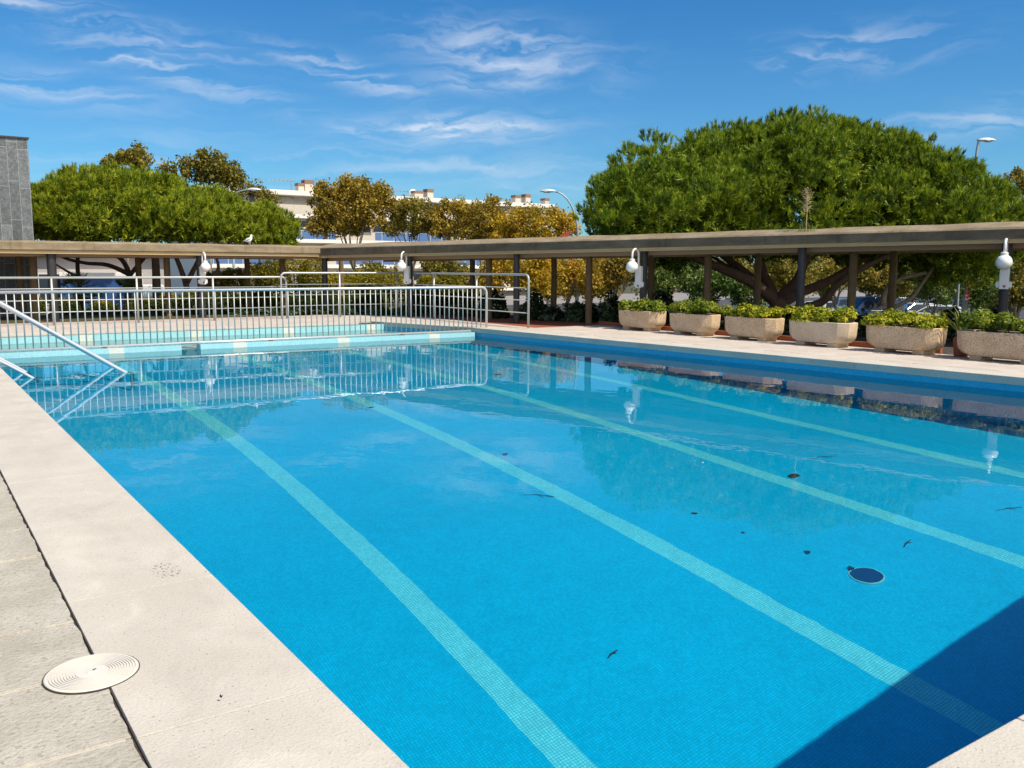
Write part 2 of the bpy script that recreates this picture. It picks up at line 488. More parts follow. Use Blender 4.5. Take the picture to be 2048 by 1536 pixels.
class MB:
    def __init__(self):
        self.v = []; self.f = []

    def add(self, vs_, fs_):
        o = len(self.v)
        self.v += [tuple(q) for q in vs_]
        self.f += [tuple(o + i for i in q) for q in fs_]
        return self

    def box(self, lo, hi):
        x0, y0, z0 = lo; x1, y1, z1 = hi
        return self.add([(x0, y0, z0), (x1, y0, z0), (x1, y1, z0), (x0, y1, z0), (x0, y0, z1), (x1, y0, z1), (x1, y1, z1), (x0, y1, z1)],
                        [(0, 3, 2, 1), (4, 5, 6, 7), (0, 1, 5, 4), (1, 2, 6, 5), (2, 3, 7, 6), (3, 0, 4, 7)])

    def obox(self, c, ax, ay, hx, hy, z0, z1):
        c = Vector((c[0], c[1], 0)); ax = Vector((*ax[:2], 0)).normalized(); ay = Vector((-ax.y, ax.x, 0)) if ay is None else Vector((*ay[:2], 0)).normalized()
        p = [c + sx * hx * ax + sy * hy * ay for sx, sy in ((-1, -1), (1, -1), (1, 1), (-1, 1))]
        return self.add([(q.x, q.y, z0) for q in p] + [(q.x, q.y, z1) for q in p],
                        [(0, 3, 2, 1), (4, 5, 6, 7), (0, 1, 5, 4), (1, 2, 6, 5), (2, 3, 7, 6), (3, 0, 4, 7)])

    def tube(self, pts, rad, seg=10, cap=True):
        pts = [Vector(q) for q in pts]
        n = len(pts)
        rads = [rad] * n if isinstance(rad, (int, float)) else list(rad)
        T = [(pts[min(i + 1, n - 1)] - pts[max(i - 1, 0)]).normalized() for i in range(n)]
        ref = Vector((0, 0, 1)) if abs(T[0].z) < 0.9 else Vector((1, 0, 0))
        N = (ref - ref.dot(T[0]) * T[0]).normalized()
        rings = []
        for i in range(n):
            N = (N - N.dot(T[i]) * T[i]).normalized(); B = T[i].cross(N)
            rings.append([pts[i] + rads[i] * (math.cos(2 * math.pi * k / seg) * N + math.sin(2 * math.pi * k / seg) * B) for k in range(seg)])
        vs_ = [q for r_ in rings for q in r_]
        fs_ = []
        for i in range(n - 1):
            for k in range(seg):
                a = i * seg + k; b = i * seg + (k + 1) % seg
                fs_.append((a, b, b + seg, a + seg))
        if cap:
            fs_.append(tuple(range(seg))[::-1]); fs_.append(tuple(range((n - 1) * seg, n * seg)))
        return self.add(vs_, fs_)

    def lathe(self, prof, c=(0, 0, 0), seg=24, axis='z'):
        vs_ = []; fs_ = []
        for r_, z in prof:
            for k in range(seg):
                a = 2 * math.pi * k / seg
                q = (r_ * math.cos(a), r_ * math.sin(a), z)
                if axis == 'y': q = (q[0], q[2], q[1])
                if axis == 'x': q = (q[2], q[0], q[1])
                vs_.append((q[0] + c[0], q[1] + c[1], q[2] + c[2]))
        for i in range(len(prof) - 1):
            for k in range(seg):
                a = i * seg + k; b = i * seg + (k + 1) % seg
                fs_.append((a, b, b + seg, a + seg))
        fs_.append(tuple(range(seg))[::-1]); fs_.append(tuple(range((len(prof) - 1) * seg, len(prof) * seg)))
        return self.add(vs_, fs_)

    def ball(self, c, r, seg=20, rings=12, sc=(1, 1, 1)):
        vs_ = [(c[0], c[1], c[2] - r * sc[2])]; fs_ = []
        for i in range(1, rings):
            a = -math.pi / 2 + math.pi * i / rings
            for k in range(seg):
                b = 2 * math.pi * k / seg
                vs_.append((c[0] + r * sc[0] * math.cos(a) * math.cos(b), c[1] + r * sc[1] * math.cos(a) * math.sin(b), c[2] + r * sc[2] * math.sin(a)))
        vs_.append((c[0], c[1], c[2] + r * sc[2])); L = len(vs_) - 1
        for k in range(seg):
            fs_.append((0, 1 + (k + 1) % seg, 1 + k)); fs_.append((L, L - seg + k, L - seg + (k + 1) % seg))
        for i in range(rings - 2):
            for k in range(seg):
                a = 1 + i * seg + k; b = 1 + i * seg + (k + 1) % seg
                fs_.append((a, b, b + seg, a + seg))
        return self.add(vs_, fs_)

    def prism(self, poly, z0, z1):
        n = len(poly)
        return self.add([(p[0], p[1], z0) for p in poly] + [(p[0], p[1], z1) for p in poly],
                        [tuple(range(n))[::-1], tuple(range(n, 2 * n))] + [(i, (i + 1) % n, n + (i + 1) % n, n + i) for i in range(n)])

    def extrude_y(self, poly, y0, y1):
        """outline given in (x, z), drawn out along y"""
        n = len(poly)
        return self.add([(p[0], y0, p[1]) for p in poly] + [(p[0], y1, p[1]) for p in poly],
                        [tuple(range(n)), tuple(range(n, 2 * n))[::-1]] + [((i + 1) % n, i, n + i, n + (i + 1) % n) for i in range(n)])

    def build(self, name, mat, parent=None, smooth=False, bevel=0.0, origin=None, auto=None):
        me = bpy.data.meshes.new(name)
        vv = self.v
        if origin is not None:
            vv = [(a - origin[0], b - origin[1], c - origin[2]) for a, b, c in vv]
        me.from_pydata(vv, [], self.f)
        me.materials.append(MATS[mat])
        if smooth:
            me.shade_smooth()
        me.validate()
        o = bpy.data.objects.new(name, me)
        COL.objects.link(o)
        if origin is not None: o.location = origin
        if smooth and auto:
            me.set_sharp_from_angle(angle=R(auto))
        if bevel:
            b = o.modifiers.new("bevel", 'BEVEL'); b.width = bevel; b.segments = 2; b.limit_method = 'ANGLE'; b.angle_limit = R(40)
        if parent is not None:
            o.parent = parent
            if origin is None:
                o.matrix_parent_inverse = Matrix.Translation(-Vector(parent.location))
            else:
                o.location = Vector(origin) - Vector(parent.location)
        return o


def np_mesh(name, verts, faces_n, mat, parent=None):
    """verts (N*faces_n, 3): separate little polygons of faces_n corners each"""
    me = bpy.data.meshes.new(name)
    nv = len(verts); nf = nv // faces_n
    me.vertices.add(nv); me.vertices.foreach_set('co', verts.astype(np.float32).ravel())
    me.loops.add(nv); me.loops.foreach_set('vertex_index', np.arange(nv, dtype=np.int32))
    me.polygons.add(nf); me.polygons.foreach_set('loop_start', np.arange(0, nv, faces_n, dtype=np.int32))
    me.update(calc_edges=True)
    me.materials.append(MATS[mat])
    o = bpy.data.objects.new(name, me); COL.objects.link(o)
    if parent is not None:
        o.parent = parent; o.matrix_parent_inverse = Matrix.Translation(-Vector(parent.location))
    return o


def tag(o, label=None, cat=None, group=None, kind=None):
    if label: o['label'] = label
    if cat: o['category'] = cat
    if group: o['group'] = group
    if kind: o['kind'] = kind
    return o


def thing(name, loc, label, cat, group=None):
    o = bpy.data.objects.new(name, None); COL.objects.link(o)
    o.location = loc; o.empty_display_size = 0.2
    return tag(o, label, cat, group)


def unit(a):
    return a / np.maximum(np.linalg.norm(a, axis=1, keepdims=True), 1e-9)


def leaf_quads(c, size, aspect=0.55, normal=None, nspread=0.8):
    """a pointed leaf (four corners) at each centre"""
    n = len(c)
    if normal is None:
        N = unit(rng.normal(size=(n, 3)))
    else:
        N = unit(normal + nspread * rng.normal(size=(n, 3)))
    A = unit(np.cross(N, unit(rng.normal(size=(n, 3)))))
    B = np.cross(N, A)
    s = (size * rng.uniform(0.65, 1.3, size=n))[:, None]
    a = c - A * s * 0.5; b = c + B * s * aspect * 0.5 + N * s * 0.08; d = c - B * s * aspect * 0.5 + N * s * 0.08; e = c + A * s * 0.5
    return np.stack([a, b, e, d], 1).reshape(-1, 3)


def tuft_tris(b, n, K, length, width, spread=0.75):
    """brush-like pine shoots: K needles out of each base"""
    m = len(b)
    dirs = unit(np.repeat(n, K, 0) + spread * rng.normal(size=(m * K, 3)) * 0.6)
    base = np.repeat(b, K, 0) + dirs * 0.02 + np.repeat(n, K, 0) * (rng.uniform(0, 1.3, size=(m * K, 1)) * length)
    L = (length * rng.uniform(0.6, 1.15, size=m * K))[:, None]
    side = unit(np.cross(dirs, rng.normal(size=(m * K, 3)))) * width
    return np.stack([base - side, base + side, base + dirs * L], 1).reshape(-1, 3)


def smooth_path(pts, n=6):
    """Catmull-Rom through the given points"""
    P = [Vector(q) for q in pts]
    P = [P[0] + (P[0] - P[1])] + P + [P[-1] + (P[-1] - P[-2])]
    out = []
    for i in range(1, len(P) - 2):
        for k in range(n):
            t = k / n
            a, b, c, d = P[i - 1], P[i], P[i + 1], P[i + 2]
            out.append(0.5 * ((2 * b) + (c - a) * t + (2 * a - 5 * b + 4 * c - d) * t * t + (3 * b - a - 3 * c + d) * t ** 3))
    out.append(P[-2])
    return out


def limb(mb, pts, r0, r1, seg=8):
    q = smooth_path(pts, 5); n = len(q)
    mb.tube(q, [r0 + (r1 - r0) * (i / (n - 1)) ** 0.8 for i in range(n)], seg)


# ------------------------------------------------------------------ the setting
XL, YN, YD0, YD1, YK = 1.2415, 1.4547, 20.30, 20.62, 24.05
ZW = -0.224


def xr(y):                                     # inner edge of the right-hand coping
    return 12.79 + (20.55 - y) * (13.85 - 12.79) / (20.55 - 6.59) if y < 20.55 else 12.79 - (y - 20.55) * 0.92 / 3.5


def floor_z(y):
    return ZW - float(np.interp(y, [1, 2, 9, 17, 20.4], [3.55, 3.531, 3.104, 2.244, 1.9]))


def water_sheet(name, y0, y1, mat, nx, ny):
    mb = MB(); vs_ = []; fs_ = []
    for j in range(ny + 1):
        y = y0 + (y1 - y0) * j / ny
        for i in range(nx + 1):
            x = XL - 0.02 + (xr(y) + 0.02 - XL + 0.02) * i / nx
            vs_.append((x, y, ZW))
    for j in range(ny):
        for i in range(nx):
            a = j * (nx + 1) + i
            fs_.append((a, a + 1, a + nx + 2, a + nx + 1))
    o = mb.add(vs_, fs_).build(name, mat, smooth=True)
    o.cycles.is_caustics_caster = True
    return tag(o, kind='structure')


def receiver(o):
    o.cycles.is_caustics_receiver = True
    return o


water_sheet('water', YN - 0.02, YD0 + 0.16, 'pool_water', 24, 36)
water_sheet('shallow_water', YD0 + 0.16, YK + 0.02, 'shallow_water', 24, 8)

mb = MB(); vs_ = []; fs_ = []
ys = list(np.linspace(YN - 0.1, YD0 + 0.05, 40))
for y in ys:
    vs_ += [(XL - 0.1, y, floor_z(y)), (xr(y) + 0.1, y, floor_z(y))]
for j in range(len(ys) - 1):
    fs_.append((2 * j, 2 * j + 1, 2 * j + 3, 2 * j + 2))
receiver(tag(mb.add(vs_, fs_).build('pool_floor', 'floor_mosaic'), kind='structure'))
ZK = -0.62
mb = MB().add([(XL - 0.1, YD1 - 0.02, ZK), (xr(YD1) + 0.1, YD1 - 0.02, ZK), (xr(YK) + 0.1, YK + 0.05, ZK), (XL - 0.1, YK + 0.05, ZK)], [(0, 1, 2, 3)])
receiver(tag(mb.build('shallow_pool_floor', 'shallow_mosaic'), kind='structure'))
# side walls of the basin
mb = MB()
ysw = [YN, 6, 10, 14, 18, 20.55, YK]
for a, b in zip(ysw[:-1], ysw[1:]):
    mb.add([(xr(a), a, -4.2), (xr(b), b, -4.2), (xr(b), b, -0.124), (xr(a), a, -0.124)], [(0, 1, 2, 3)])
mb.add([(XL, YN, -4.2), (XL, YN, -0.055), (XL, YK, -0.055), (XL, YK, -4.2)], [(0, 1, 2, 3)])
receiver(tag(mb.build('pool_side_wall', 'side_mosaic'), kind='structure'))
mb = MB()
mb.add([(XL, YN, -4.2), (xr(YN), YN, -4.2), (xr(YN), YN, -0.055), (XL, YN, -0.055)], [(0, 1, 2, 3)])
mb.add([(XL, YK, -1.0), (XL, YK, -0.055), (xr(YK), YK, -0.055), (xr(YK), YK, -1.0)], [(0, 1, 2, 3)])
receiver(tag(mb.build('pool_end_wall', 'end_mosaic'), kind='structure'))
# divider between the big pool and the children's pool, with its two gaps
gx0, gx1 = ony(363, 690, YD0).x, ony(401, 690, YD0).x
div = thing('divider_wall', (7, YD0, -0.5), 'low pale turquoise mosaic wall between deep pool and shallow pool', 'wall')
mb = MB()
for a, b in ((XL, gx0), (gx1, xr(YD0) - 0.10)):
    mb.box((a, YD0, -4.0), (b, YD1, -0.115))
mb.box((gx0 - 0.001, YD0 + 0.02, -4.0), (gx1 + 0.001, YD1 - 0.02, -0.30))
mb.box((xr(YD0) - 0.101, YD0 + 0.02, -4.0), (xr(YD0) + 0.05, YD1 - 0.02, -0.30))
receiver(mb.build('wall', 'end_mosaic', div))

# coping: separate slabs round the basin
mb = MB()
cj = [-3.4, -1.9, -0.4, 1.45, 3.09, 4.59, 6.03, 7.45, 8.9, 10.35, 11.8, 13.25, 14.7, 16.15, 17.6, 19.05, 20.5, 21.95, 23.4, 24.5]
for a, b in zip(cj[:-1], cj[1:]):
    mb.box((0.566, a + 0.0020, -0.055), (XL + 0.012, b - 0.0020, random.uniform(-0.0012, 0.0012)))
cp = tag(mb.build('pool_coping', 'coping_stone', bevel=0.002), kind='structure')
mb = MB()
yr = list(np.arange(YN - 4.9, 20.4, 1.42)) + [20.55, 22.0, 23.2, YK + 0.6]
for a, b in zip(yr[:-1], yr[1:]):
    a2, b2 = a + 0.002, b - 0.002
    xa, xb = xr(max(a2, -9)) - 0.012, xr(b2) - 0.012
    mb.add([(xa, a2, -0.125), (xa + 0.62, a2, -0.125), (xb + 0.62, b2, -0.125), (xb, b2, -0.125),
            (xa, a2, 0), (xa + 0.62, a2, 0), (xb + 0.62, b2, 0), (xb, b2, 0)],
           [(0, 3, 2, 1), (4, 5, 6, 7), (0, 1, 5, 4), (1, 2, 6, 5), (2, 3, 7, 6), (3, 0, 4, 7)])
xs_ = list(np.arange(XL + 0.015, 13.0, 0.98))
for a, b in zip(xs_[:-1], xs_[1:]):                       # near end
    mb.box((a + 0.002, YN - 0.66, -0.055), (b - 0.002, YN + 0.012, 0.0))
for a, b in zip(np.arange(XL + 0.015, 11.0, 0.98), np.arange(XL + 0.995, 12.0, 0.98)):   # far end
    mb.box((a + 0.002, YK - 0.012, -0.055), (b - 0.002, YK + 0.62, 0.0))
tag(mb.build('pool_coping', 'coping_stone', bevel=0.007), kind='structure')
# deck of rough tiles on the near left: irregular joint against the coping
mb = MB()
ty = [-3.0, -2.45, -1.9, -1.3, -0.7, -0.1, 0.5, 1.05, 1.7, 2.35, 3.11, 3.72, 4.32, 4.89, 5.46, 6.09] + list(np.arange(6.68, 27, 0.58))
for a, b in zip(ty[:-1], ty[1:]):
    x = 0.560
    for k in range(9):
        zt_ = -0.004 + random.uniform(-0.003, 0.003)
        if k == 0:                    # broken edge along the joint
            ne = 14
            edge = [(x - abs(random.gauss(0, 0.0045)) - 0.006 * (0.5 + 0.5 * math.sin(b * 9 + j_ * 0.9)), a + 0.008 + (b - a - 0.016) * j_ / ne) for j_ in range(ne + 1)]
            mb.prism([(x - 0.58 + 0.008, b - 0.008), (x - 0.58 + 0.008, a + 0.008)] + edge, -0.06, zt_)
        else:
            mb.box((x - 0.58 + 0.008, a + 0.008, -0.06), (x - 0.008, b - 0.008, zt_))
        x -= 0.58
tag(mb.build('pool_deck', 'rough_tile', bevel=0.003), kind='structure')
# paving on the other sides
mb = MB()


def paving(x0, x1, y0, y1, s, z=-0.002):
    ny = max(1, round((y1 - y0) / s))
    for j in range(ny):
        a = y0 + (y1 - y0) * j / ny; b = y0 + (y1 - y0) * (j + 1) / ny
        xa = x0((a + b) / 2) if callable(x0) else x0
        nx = max(1, round((x1 - xa) / s))
        for i in range(nx):
            mb.box((xa + (x1 - xa) * i / nx + 0.002, a + 0.002, -0.055), (xa + (x1 - xa) * (i + 1) / nx - 0.002, b - 0.002, z + random.uniform(-0.0015, 0.0015)))


paving(lambda y: xr(y) + 0.645, 16.42, -4.0, 19.6, 0.60)
paving(lambda y: xr(y) + 0.52, 14.2, 19.6, 24.6, 0.60)
paving(0.57, 14.2, 24.69, 28.7, 0.60)
paving(1.3, 13.4, -4.0, YN - 0.67, 0.60)
tag(mb.build('pool_paving', 'far_paving', bevel=0.004), kind='structure')
# bed under the slabs: seen in the open joints
mb = MB()
for lo, hi in (((-6, -6, -0.5), (0.565, 31, -0.022)), ((0.5655, -6, -0.5), (XL - 0.02, 31, -0.056)), ((XL - 0.02, YK + 0.06, -0.5), (15, 31, -0.06)), ((XL - 0.02, -6, -0.5), (14, YN - 0.02, -0.057))):
    mb.box(lo, hi)
mb.add([(xr(-4) + 0.63, -6, -0.06), (24, -6, -0.06), (24, 31, -0.06), (xr(YK) + 0.63, 31, -0.06), (xr(20.55) + 0.63, 20.55, -0.06)], [(0, 1, 2, 3, 4)])
tag(mb.build('mortar_bed', 'mortar'), kind='structure')
tag(MB().box((-6, -6, -0.0215), (0.535, 27.5, -0.0095)).build('tile_grout', 'pale_grout'), kind='structure')

# pergola line in plan
P0 = Vector((12.5, 30.0)); P5 = Vector((19.3, 9.65)); PD = (P5 - P0); PU = PD.normalized(); PN = Vector((-PU.y, PU.x))   # PN: away from the pool
if PN.x < 0: PN = -PN


def on_row(px, off):
    """where a post seen at that column stands, on the row offset from the front line"""
    v = ray(px, 560); b = P0 + PN * off
    # v.xy * t = b + PU * s
    det = v.x * (-PU.y) - v.y * (-PU.x)
    t = (b.x * (-PU.y) - b.y * (-PU.x)) / det
    return Vector((v.x * t, v.y * t))


# terracotta floor under the pergola and garden ground
mb = MB()
mb.add([(-4, 28.71, -0.03), (14.21, 28.71, -0.03), (14.21, 19.61, -0.03), (16.45, 19.61, -0.03), (22.0, 9.0, -0.03), (25.5, -4, -0.03), (27, -4, -0.03), (15.2, 29.4, -0.03), (-4, 29.4, -0.03)],
       [(0, 1, 7, 8), (1, 2, 3, 4, 5, 6, 7)])
tag(mb.build('terracotta_floor', 'terracotta'), kind='structure')
tag(MB().add([(-8, 29.4, -0.026), (15.2, 29.4, -0.026), (27, -4, -0.026), (31, -4, -0.026), (19, 34.4, -0.05), (-8, 34.4, -0.05)], [(0, 1, 4, 5), (1, 2, 3, 4)]).build('planting_bed', 'earth'), kind='structure')
kerb = thing('kerb_wall', (16.5, 14, 0), 'low terracotta wall behind the planters along the pergola', 'low wall')
MB().box((16.43, 9.4, -0.05), (16.51, 19.6, 0.11)).build('wall', 'terracotta', kerb, bevel=0.01)


def ground_z(x, y):
    s = max(y - 33.5, (Vector((x, y)) - P0).dot(PN) - 4.0)
    k = min(1, max(0, (s - 1.5) / 24)); k = k * k * (3 - 2 * k)
    return -0.08 - 2.0 * k


mb = MB(); vs_ = []; fs_ = []
gxs = list(np.linspace(-120, 0, 13)) + list(np.linspace(3, 75, 37)) + [90, 120, 180, 300, 500, 900]
gys = [-60, -30, -8] + list(np.linspace(-4, 80, 43)) + [95, 120, 180, 300, 500, 900]
for y in gys:
    for x in gxs:
        inside = (x < 22.5 and y < 30.9)
        vs_.append((x, y, -0.62 - (4.6 if (x < 15.5 and y < 26) else 0) if inside else ground_z(x, y)))
for j in range(len(gys) - 1):
    for i in range(len(gxs) - 1):
        a = j * len(gxs) + i
        fs_.append((a, a + 1, a + len(gxs) + 1, a + len(gxs)))
tag(mb.add(vs_, fs_).build('ground', 'earth', smooth=True), kind='structure')
GZ = -2.08
mb = MB().add([(-100, 54, GZ + 0.02), (140, 54, GZ + 0.02), (140, 74, GZ + 0.02), (-100, 74, GZ + 0.02)], [(0, 1, 2, 3)])
mb.add([(44, -60, GZ + 0.016), (88, -60, GZ + 0.016), (88, 54, GZ + 0.016), (44, 54, GZ + 0.016)], [(0, 1, 2, 3)])
tag(mb.build('road', 'asphalt'), kind='structure')
mb = MB().add([(-100, 46, GZ + 0.03), (44, 46, GZ + 0.03), (44, 54, GZ + 0.03), (-100, 54, GZ + 0.03)], [(0, 1, 2, 3)])
mb.add([(-100, 74, GZ + 0.03), (140, 74, GZ + 0.03), (140, 99, GZ + 0.03), (-100, 99, GZ + 0.03)], [(0, 1, 2, 3)])
tag(mb.build('pavement', 'pale_pavement'), kind='structure')
#@@END_SETTING

# ------------------------------------------------------------------ pergola
perg = thing('pergola', (P0.x, P0.y, 0), 'L shaped concrete pergola on dark and brown posts behind the pool', 'pergola')


def roof_z(t):                     # the long wing rises a little towards the near end
    return 2.265 + 0.17 * t, 2.015 + 0.225 * t


W_ROOF = 3.3
# long wing: fascia, sloped sunlit edge, top, soffit
mb = MB(); n_ = 44; vs_ = []; fs_ = []
T0, T1 = -0.004, 1.42
for i in range(n_ + 1):
    t = T0 + (T1 - T0) * i / n_
    zt, zb = roof_z(t)
    wob = 0.010 * math.sin(i * 1.7) + random.uniform(-0.010, 0.010)
    b = P0 + PD * t
    prof = [(-0.28, zb), (-0.30, zb + 0.03), (-0.30, zt), (-0.27, zt + 0.035 + wob), (0.22, zt + 0.165 + wob), (W_ROOF, zt + 0.17), (W_ROOF + 0.3, zt), (W_ROOF + 0.3, zb), (W_ROOF + 0.1, zb + 0.05), (-0.1, zb + 0.05)]
    for o_, z in prof:
        q = b + PN * o_
        vs_.append((q.x, q.y, z))
K = 10
for i in range(n_):
    for k in range(K):
        a = i * K + k; b = i * K + (k + 1) % K
        fs_.append((a, b, b + K, a + K))
fs_.append(tuple(range(K))); fs_.append(tuple(range(n_ * K, n_ * K + K))[::-1])
mb.add(vs_, fs_).build('roof_slab', 'roof_concrete', perg)
# short wing along the far side
mb = MB(); vs_ = []; fs_ = []
XA, XB = -8.0, 12.55
for i in range(n_ + 1):
    x = XA + (XB - XA) * i / n_
    wob = 0.012 * math.sin(i * 1.3) + random.uniform(-0.008, 0.008)
    y = 30.0
    zt, zb = 2.34, 2.07
    prof = [(-0.28, zb), (-0.30, zb + 0.03), (-0.30, zt - 0.04), (-0.27, zt + wob), (0.2, zt + 0.03 + wob), (W_ROOF, zt + 0.03), (W_ROOF + 0.3, zt - 0.04), (W_ROOF + 0.3, zb), (W_ROOF + 0.1, zb + 0.05), (-0.1, zb + 0.05)]
    vs_ += [(x, y + o_, z) for o_, z in prof]
for i in range(n_):
    for k in range(K):
        a = i * K + k; b = i * K + (k + 1) % K
        fs_.append((b, a, a + K, b + K))
fs_.append(tuple(range(K))[::-1]); fs_.append(tuple(range(n_ * K, n_ * K + K)))
mb.add(vs_, fs_).build('roof_slab', 'roof_concrete', perg)
# beams set back under the slab, and the soffit strip
def wing_strip(name, o0, o1, za, zb_, mat):
    """a strip running the length of the long wing, heights measured from the slab's underside and top"""
    mb = MB(); pts = []; n = 40
    for i in range(n + 1):
        t = T0 + 0.0005 + (T1 - T0 - 0.001) * i / n
        zt, zb = roof_z(t); b = P0 + PD * t
        A, B = b + PN * o0, b + PN * o1
        pts += [(A.x, A.y, zb + za), (B.x, B.y, zb + za), (B.x, B.y, (zt if zb_ is None else zb + zb_)), (A.x, A.y, (zt if zb_ is None else zb + zb_))]
    fs_ = [(0, 1, 2, 3), (n * 4 + 3, n * 4 + 2, n * 4 + 1, n * 4)]
    for i in range(n):
        for k in range(4):
            a = i * 4 + k; b_ = i * 4 + (k + 1) % 4
            fs_.append((b_, a, a + 4, b_ + 4))
    return mb.add(pts, fs_).build(name, mat, perg)


wing_strip('fascia', -0.345, -0.302, 0.0, None, 'fascia_dark')
wing_strip('lower_edge', -0.24, -0.12, -0.085, 0.03, 'ochre_edge')
MB().box((XA, 29.77, 1.985), (XB - 0.3, 29.90, 2.10)).build('lower_edge', 'ochre_edge', perg)
for off in (0.22, W_ROOF - 0.25):
    mb = MB()
    for i in range(20):
        t0, t1 = T0 + (T1 - T0) * i / 20, T0 + (T1 - T0) * (i + 1) / 20
        pts = []
        for t in (t0, t1):
            zb = roof_z(t)[1]; b = P0 + PD * t
            for o_ in (off - 0.06, off + 0.06):
                q = b + PN * o_
                pts += [(q.x, q.y, zb - 0.19), (q.x, q.y, zb + 0.052)]
        mb.add(pts, [(0, 1, 5, 4), (2, 6, 7, 3), (0, 4, 6, 2)])
    mb.build('beam', 'soffit', perg)
for y in (30.22, 30.0 + W_ROOF - 0.25):
    MB().box((XA, y - 0.06, 1.90), (XB + 0.5, y + 0.06, 2.122)).build('beam', 'soffit', perg)
# thin cable conduit clipped along the edge
mb = MB(); pts = []
for i in range(60):
    t = 0.02 + 1.36 * i / 59
    b = P0 + PD * t - PN * 0.262
    pts.append((b.x, b.y, roof_z(t)[1] - 0.075))
mb.tube(pts, 0.011, 6)
for i in range(0, 60, 2):
    mb.box((pts[i][0] - 0.015, pts[i][1] - 0.015, pts[i][2] - 0.01), (pts[i][0] + 0.015, pts[i][1] + 0.015, pts[i][2] + 0.03))
mb.build('conduit', 'conduit', perg)


def round_post(name, x, y, r, ztop, mat, base=0.0):
    mb = MB()
    mb.lathe([(r, -0.05), (r, ztop)], (x, y, 0), 14)
    return mb.build(name, mat, perg, smooth=True, auto=40)


for px in (650, 820, 1033, 1285, 1602, 2010):
    q = on_row(px, 0.0)
    if px == 1285: q += PN * 0.06
    t = (q - P0).dot(PU) / PD.length
    round_post('post', q.x, q.y, 0.095 if px != 650 else 0.10, roof_z(t)[1] + 0.03, 'post_dark')
q = P0 + PD * 1.21
round_post('post', q.x, q.y, 0.095, roof_z(1.21)[1] + 0.03, 'post_dark')
for px in (978, 1178, 1415, 1705):
    q = on_row(px, 1.1); t = (q - P0).dot(PU) / PD.length
    round_post('post', q.x, q.y, 0.10, roof_z(t)[1] + 0.05, 'post_brown')
for px in (945, 1108, 1302, 1515, 1785):
    q = on_row(px, W_ROOF - 0.25); t = (q - P0).dot(PU) / PD.length
    round_post('post', q.x, q.y, 0.095, roof_z(t)[1] + 0.05, 'post_brown')
for px, y, r_, m_ in ((105, 30.0, 0.13, 'post_dark'), (402, 30.0, 0.125, 'post_dark'), (68, 31.2, 0.115, 'post_brown'), (335, 31.2, 0.105, 'post_brown'), (565, 31.2, 0.095, 'post_brown'),
                      (40, 33.05, 0.105, 'post_brown'), (278, 33.05, 0.105, 'post_brown'), (495, 33.05, 0.095, 'post_brown'), (683, 33.05, 0.095, 'post_brown')):
    q = ony(px, 560, y)
    round_post('post', q.x, q.y, r_, 2.10, m_)

# ------------------------------------------------------------------ stone clad tower at the left edge
tw = thing('stone_tower', (0.5, 33.6, 0), 'grey stone clad tower block at the left edge behind the pergola', 'tower')
xt0, xt1 = -6.0, ony(63, 400, 33.65).x
mb = MB().box((xt0, 33.65, -1.0), (xt1, 40.0, 5.74))
mb.build('wall', 'tower_stone', tw, origin=(0.5, 33.6, 0))
MB().box((xt0 - 0.04, 33.60, 5.742), (xt1 + 0.04, 40.05, 5.79)).build('coping_cap', 'asphalt', tw)

# ------------------------------------------------------------------ wall lamps on the pergola posts


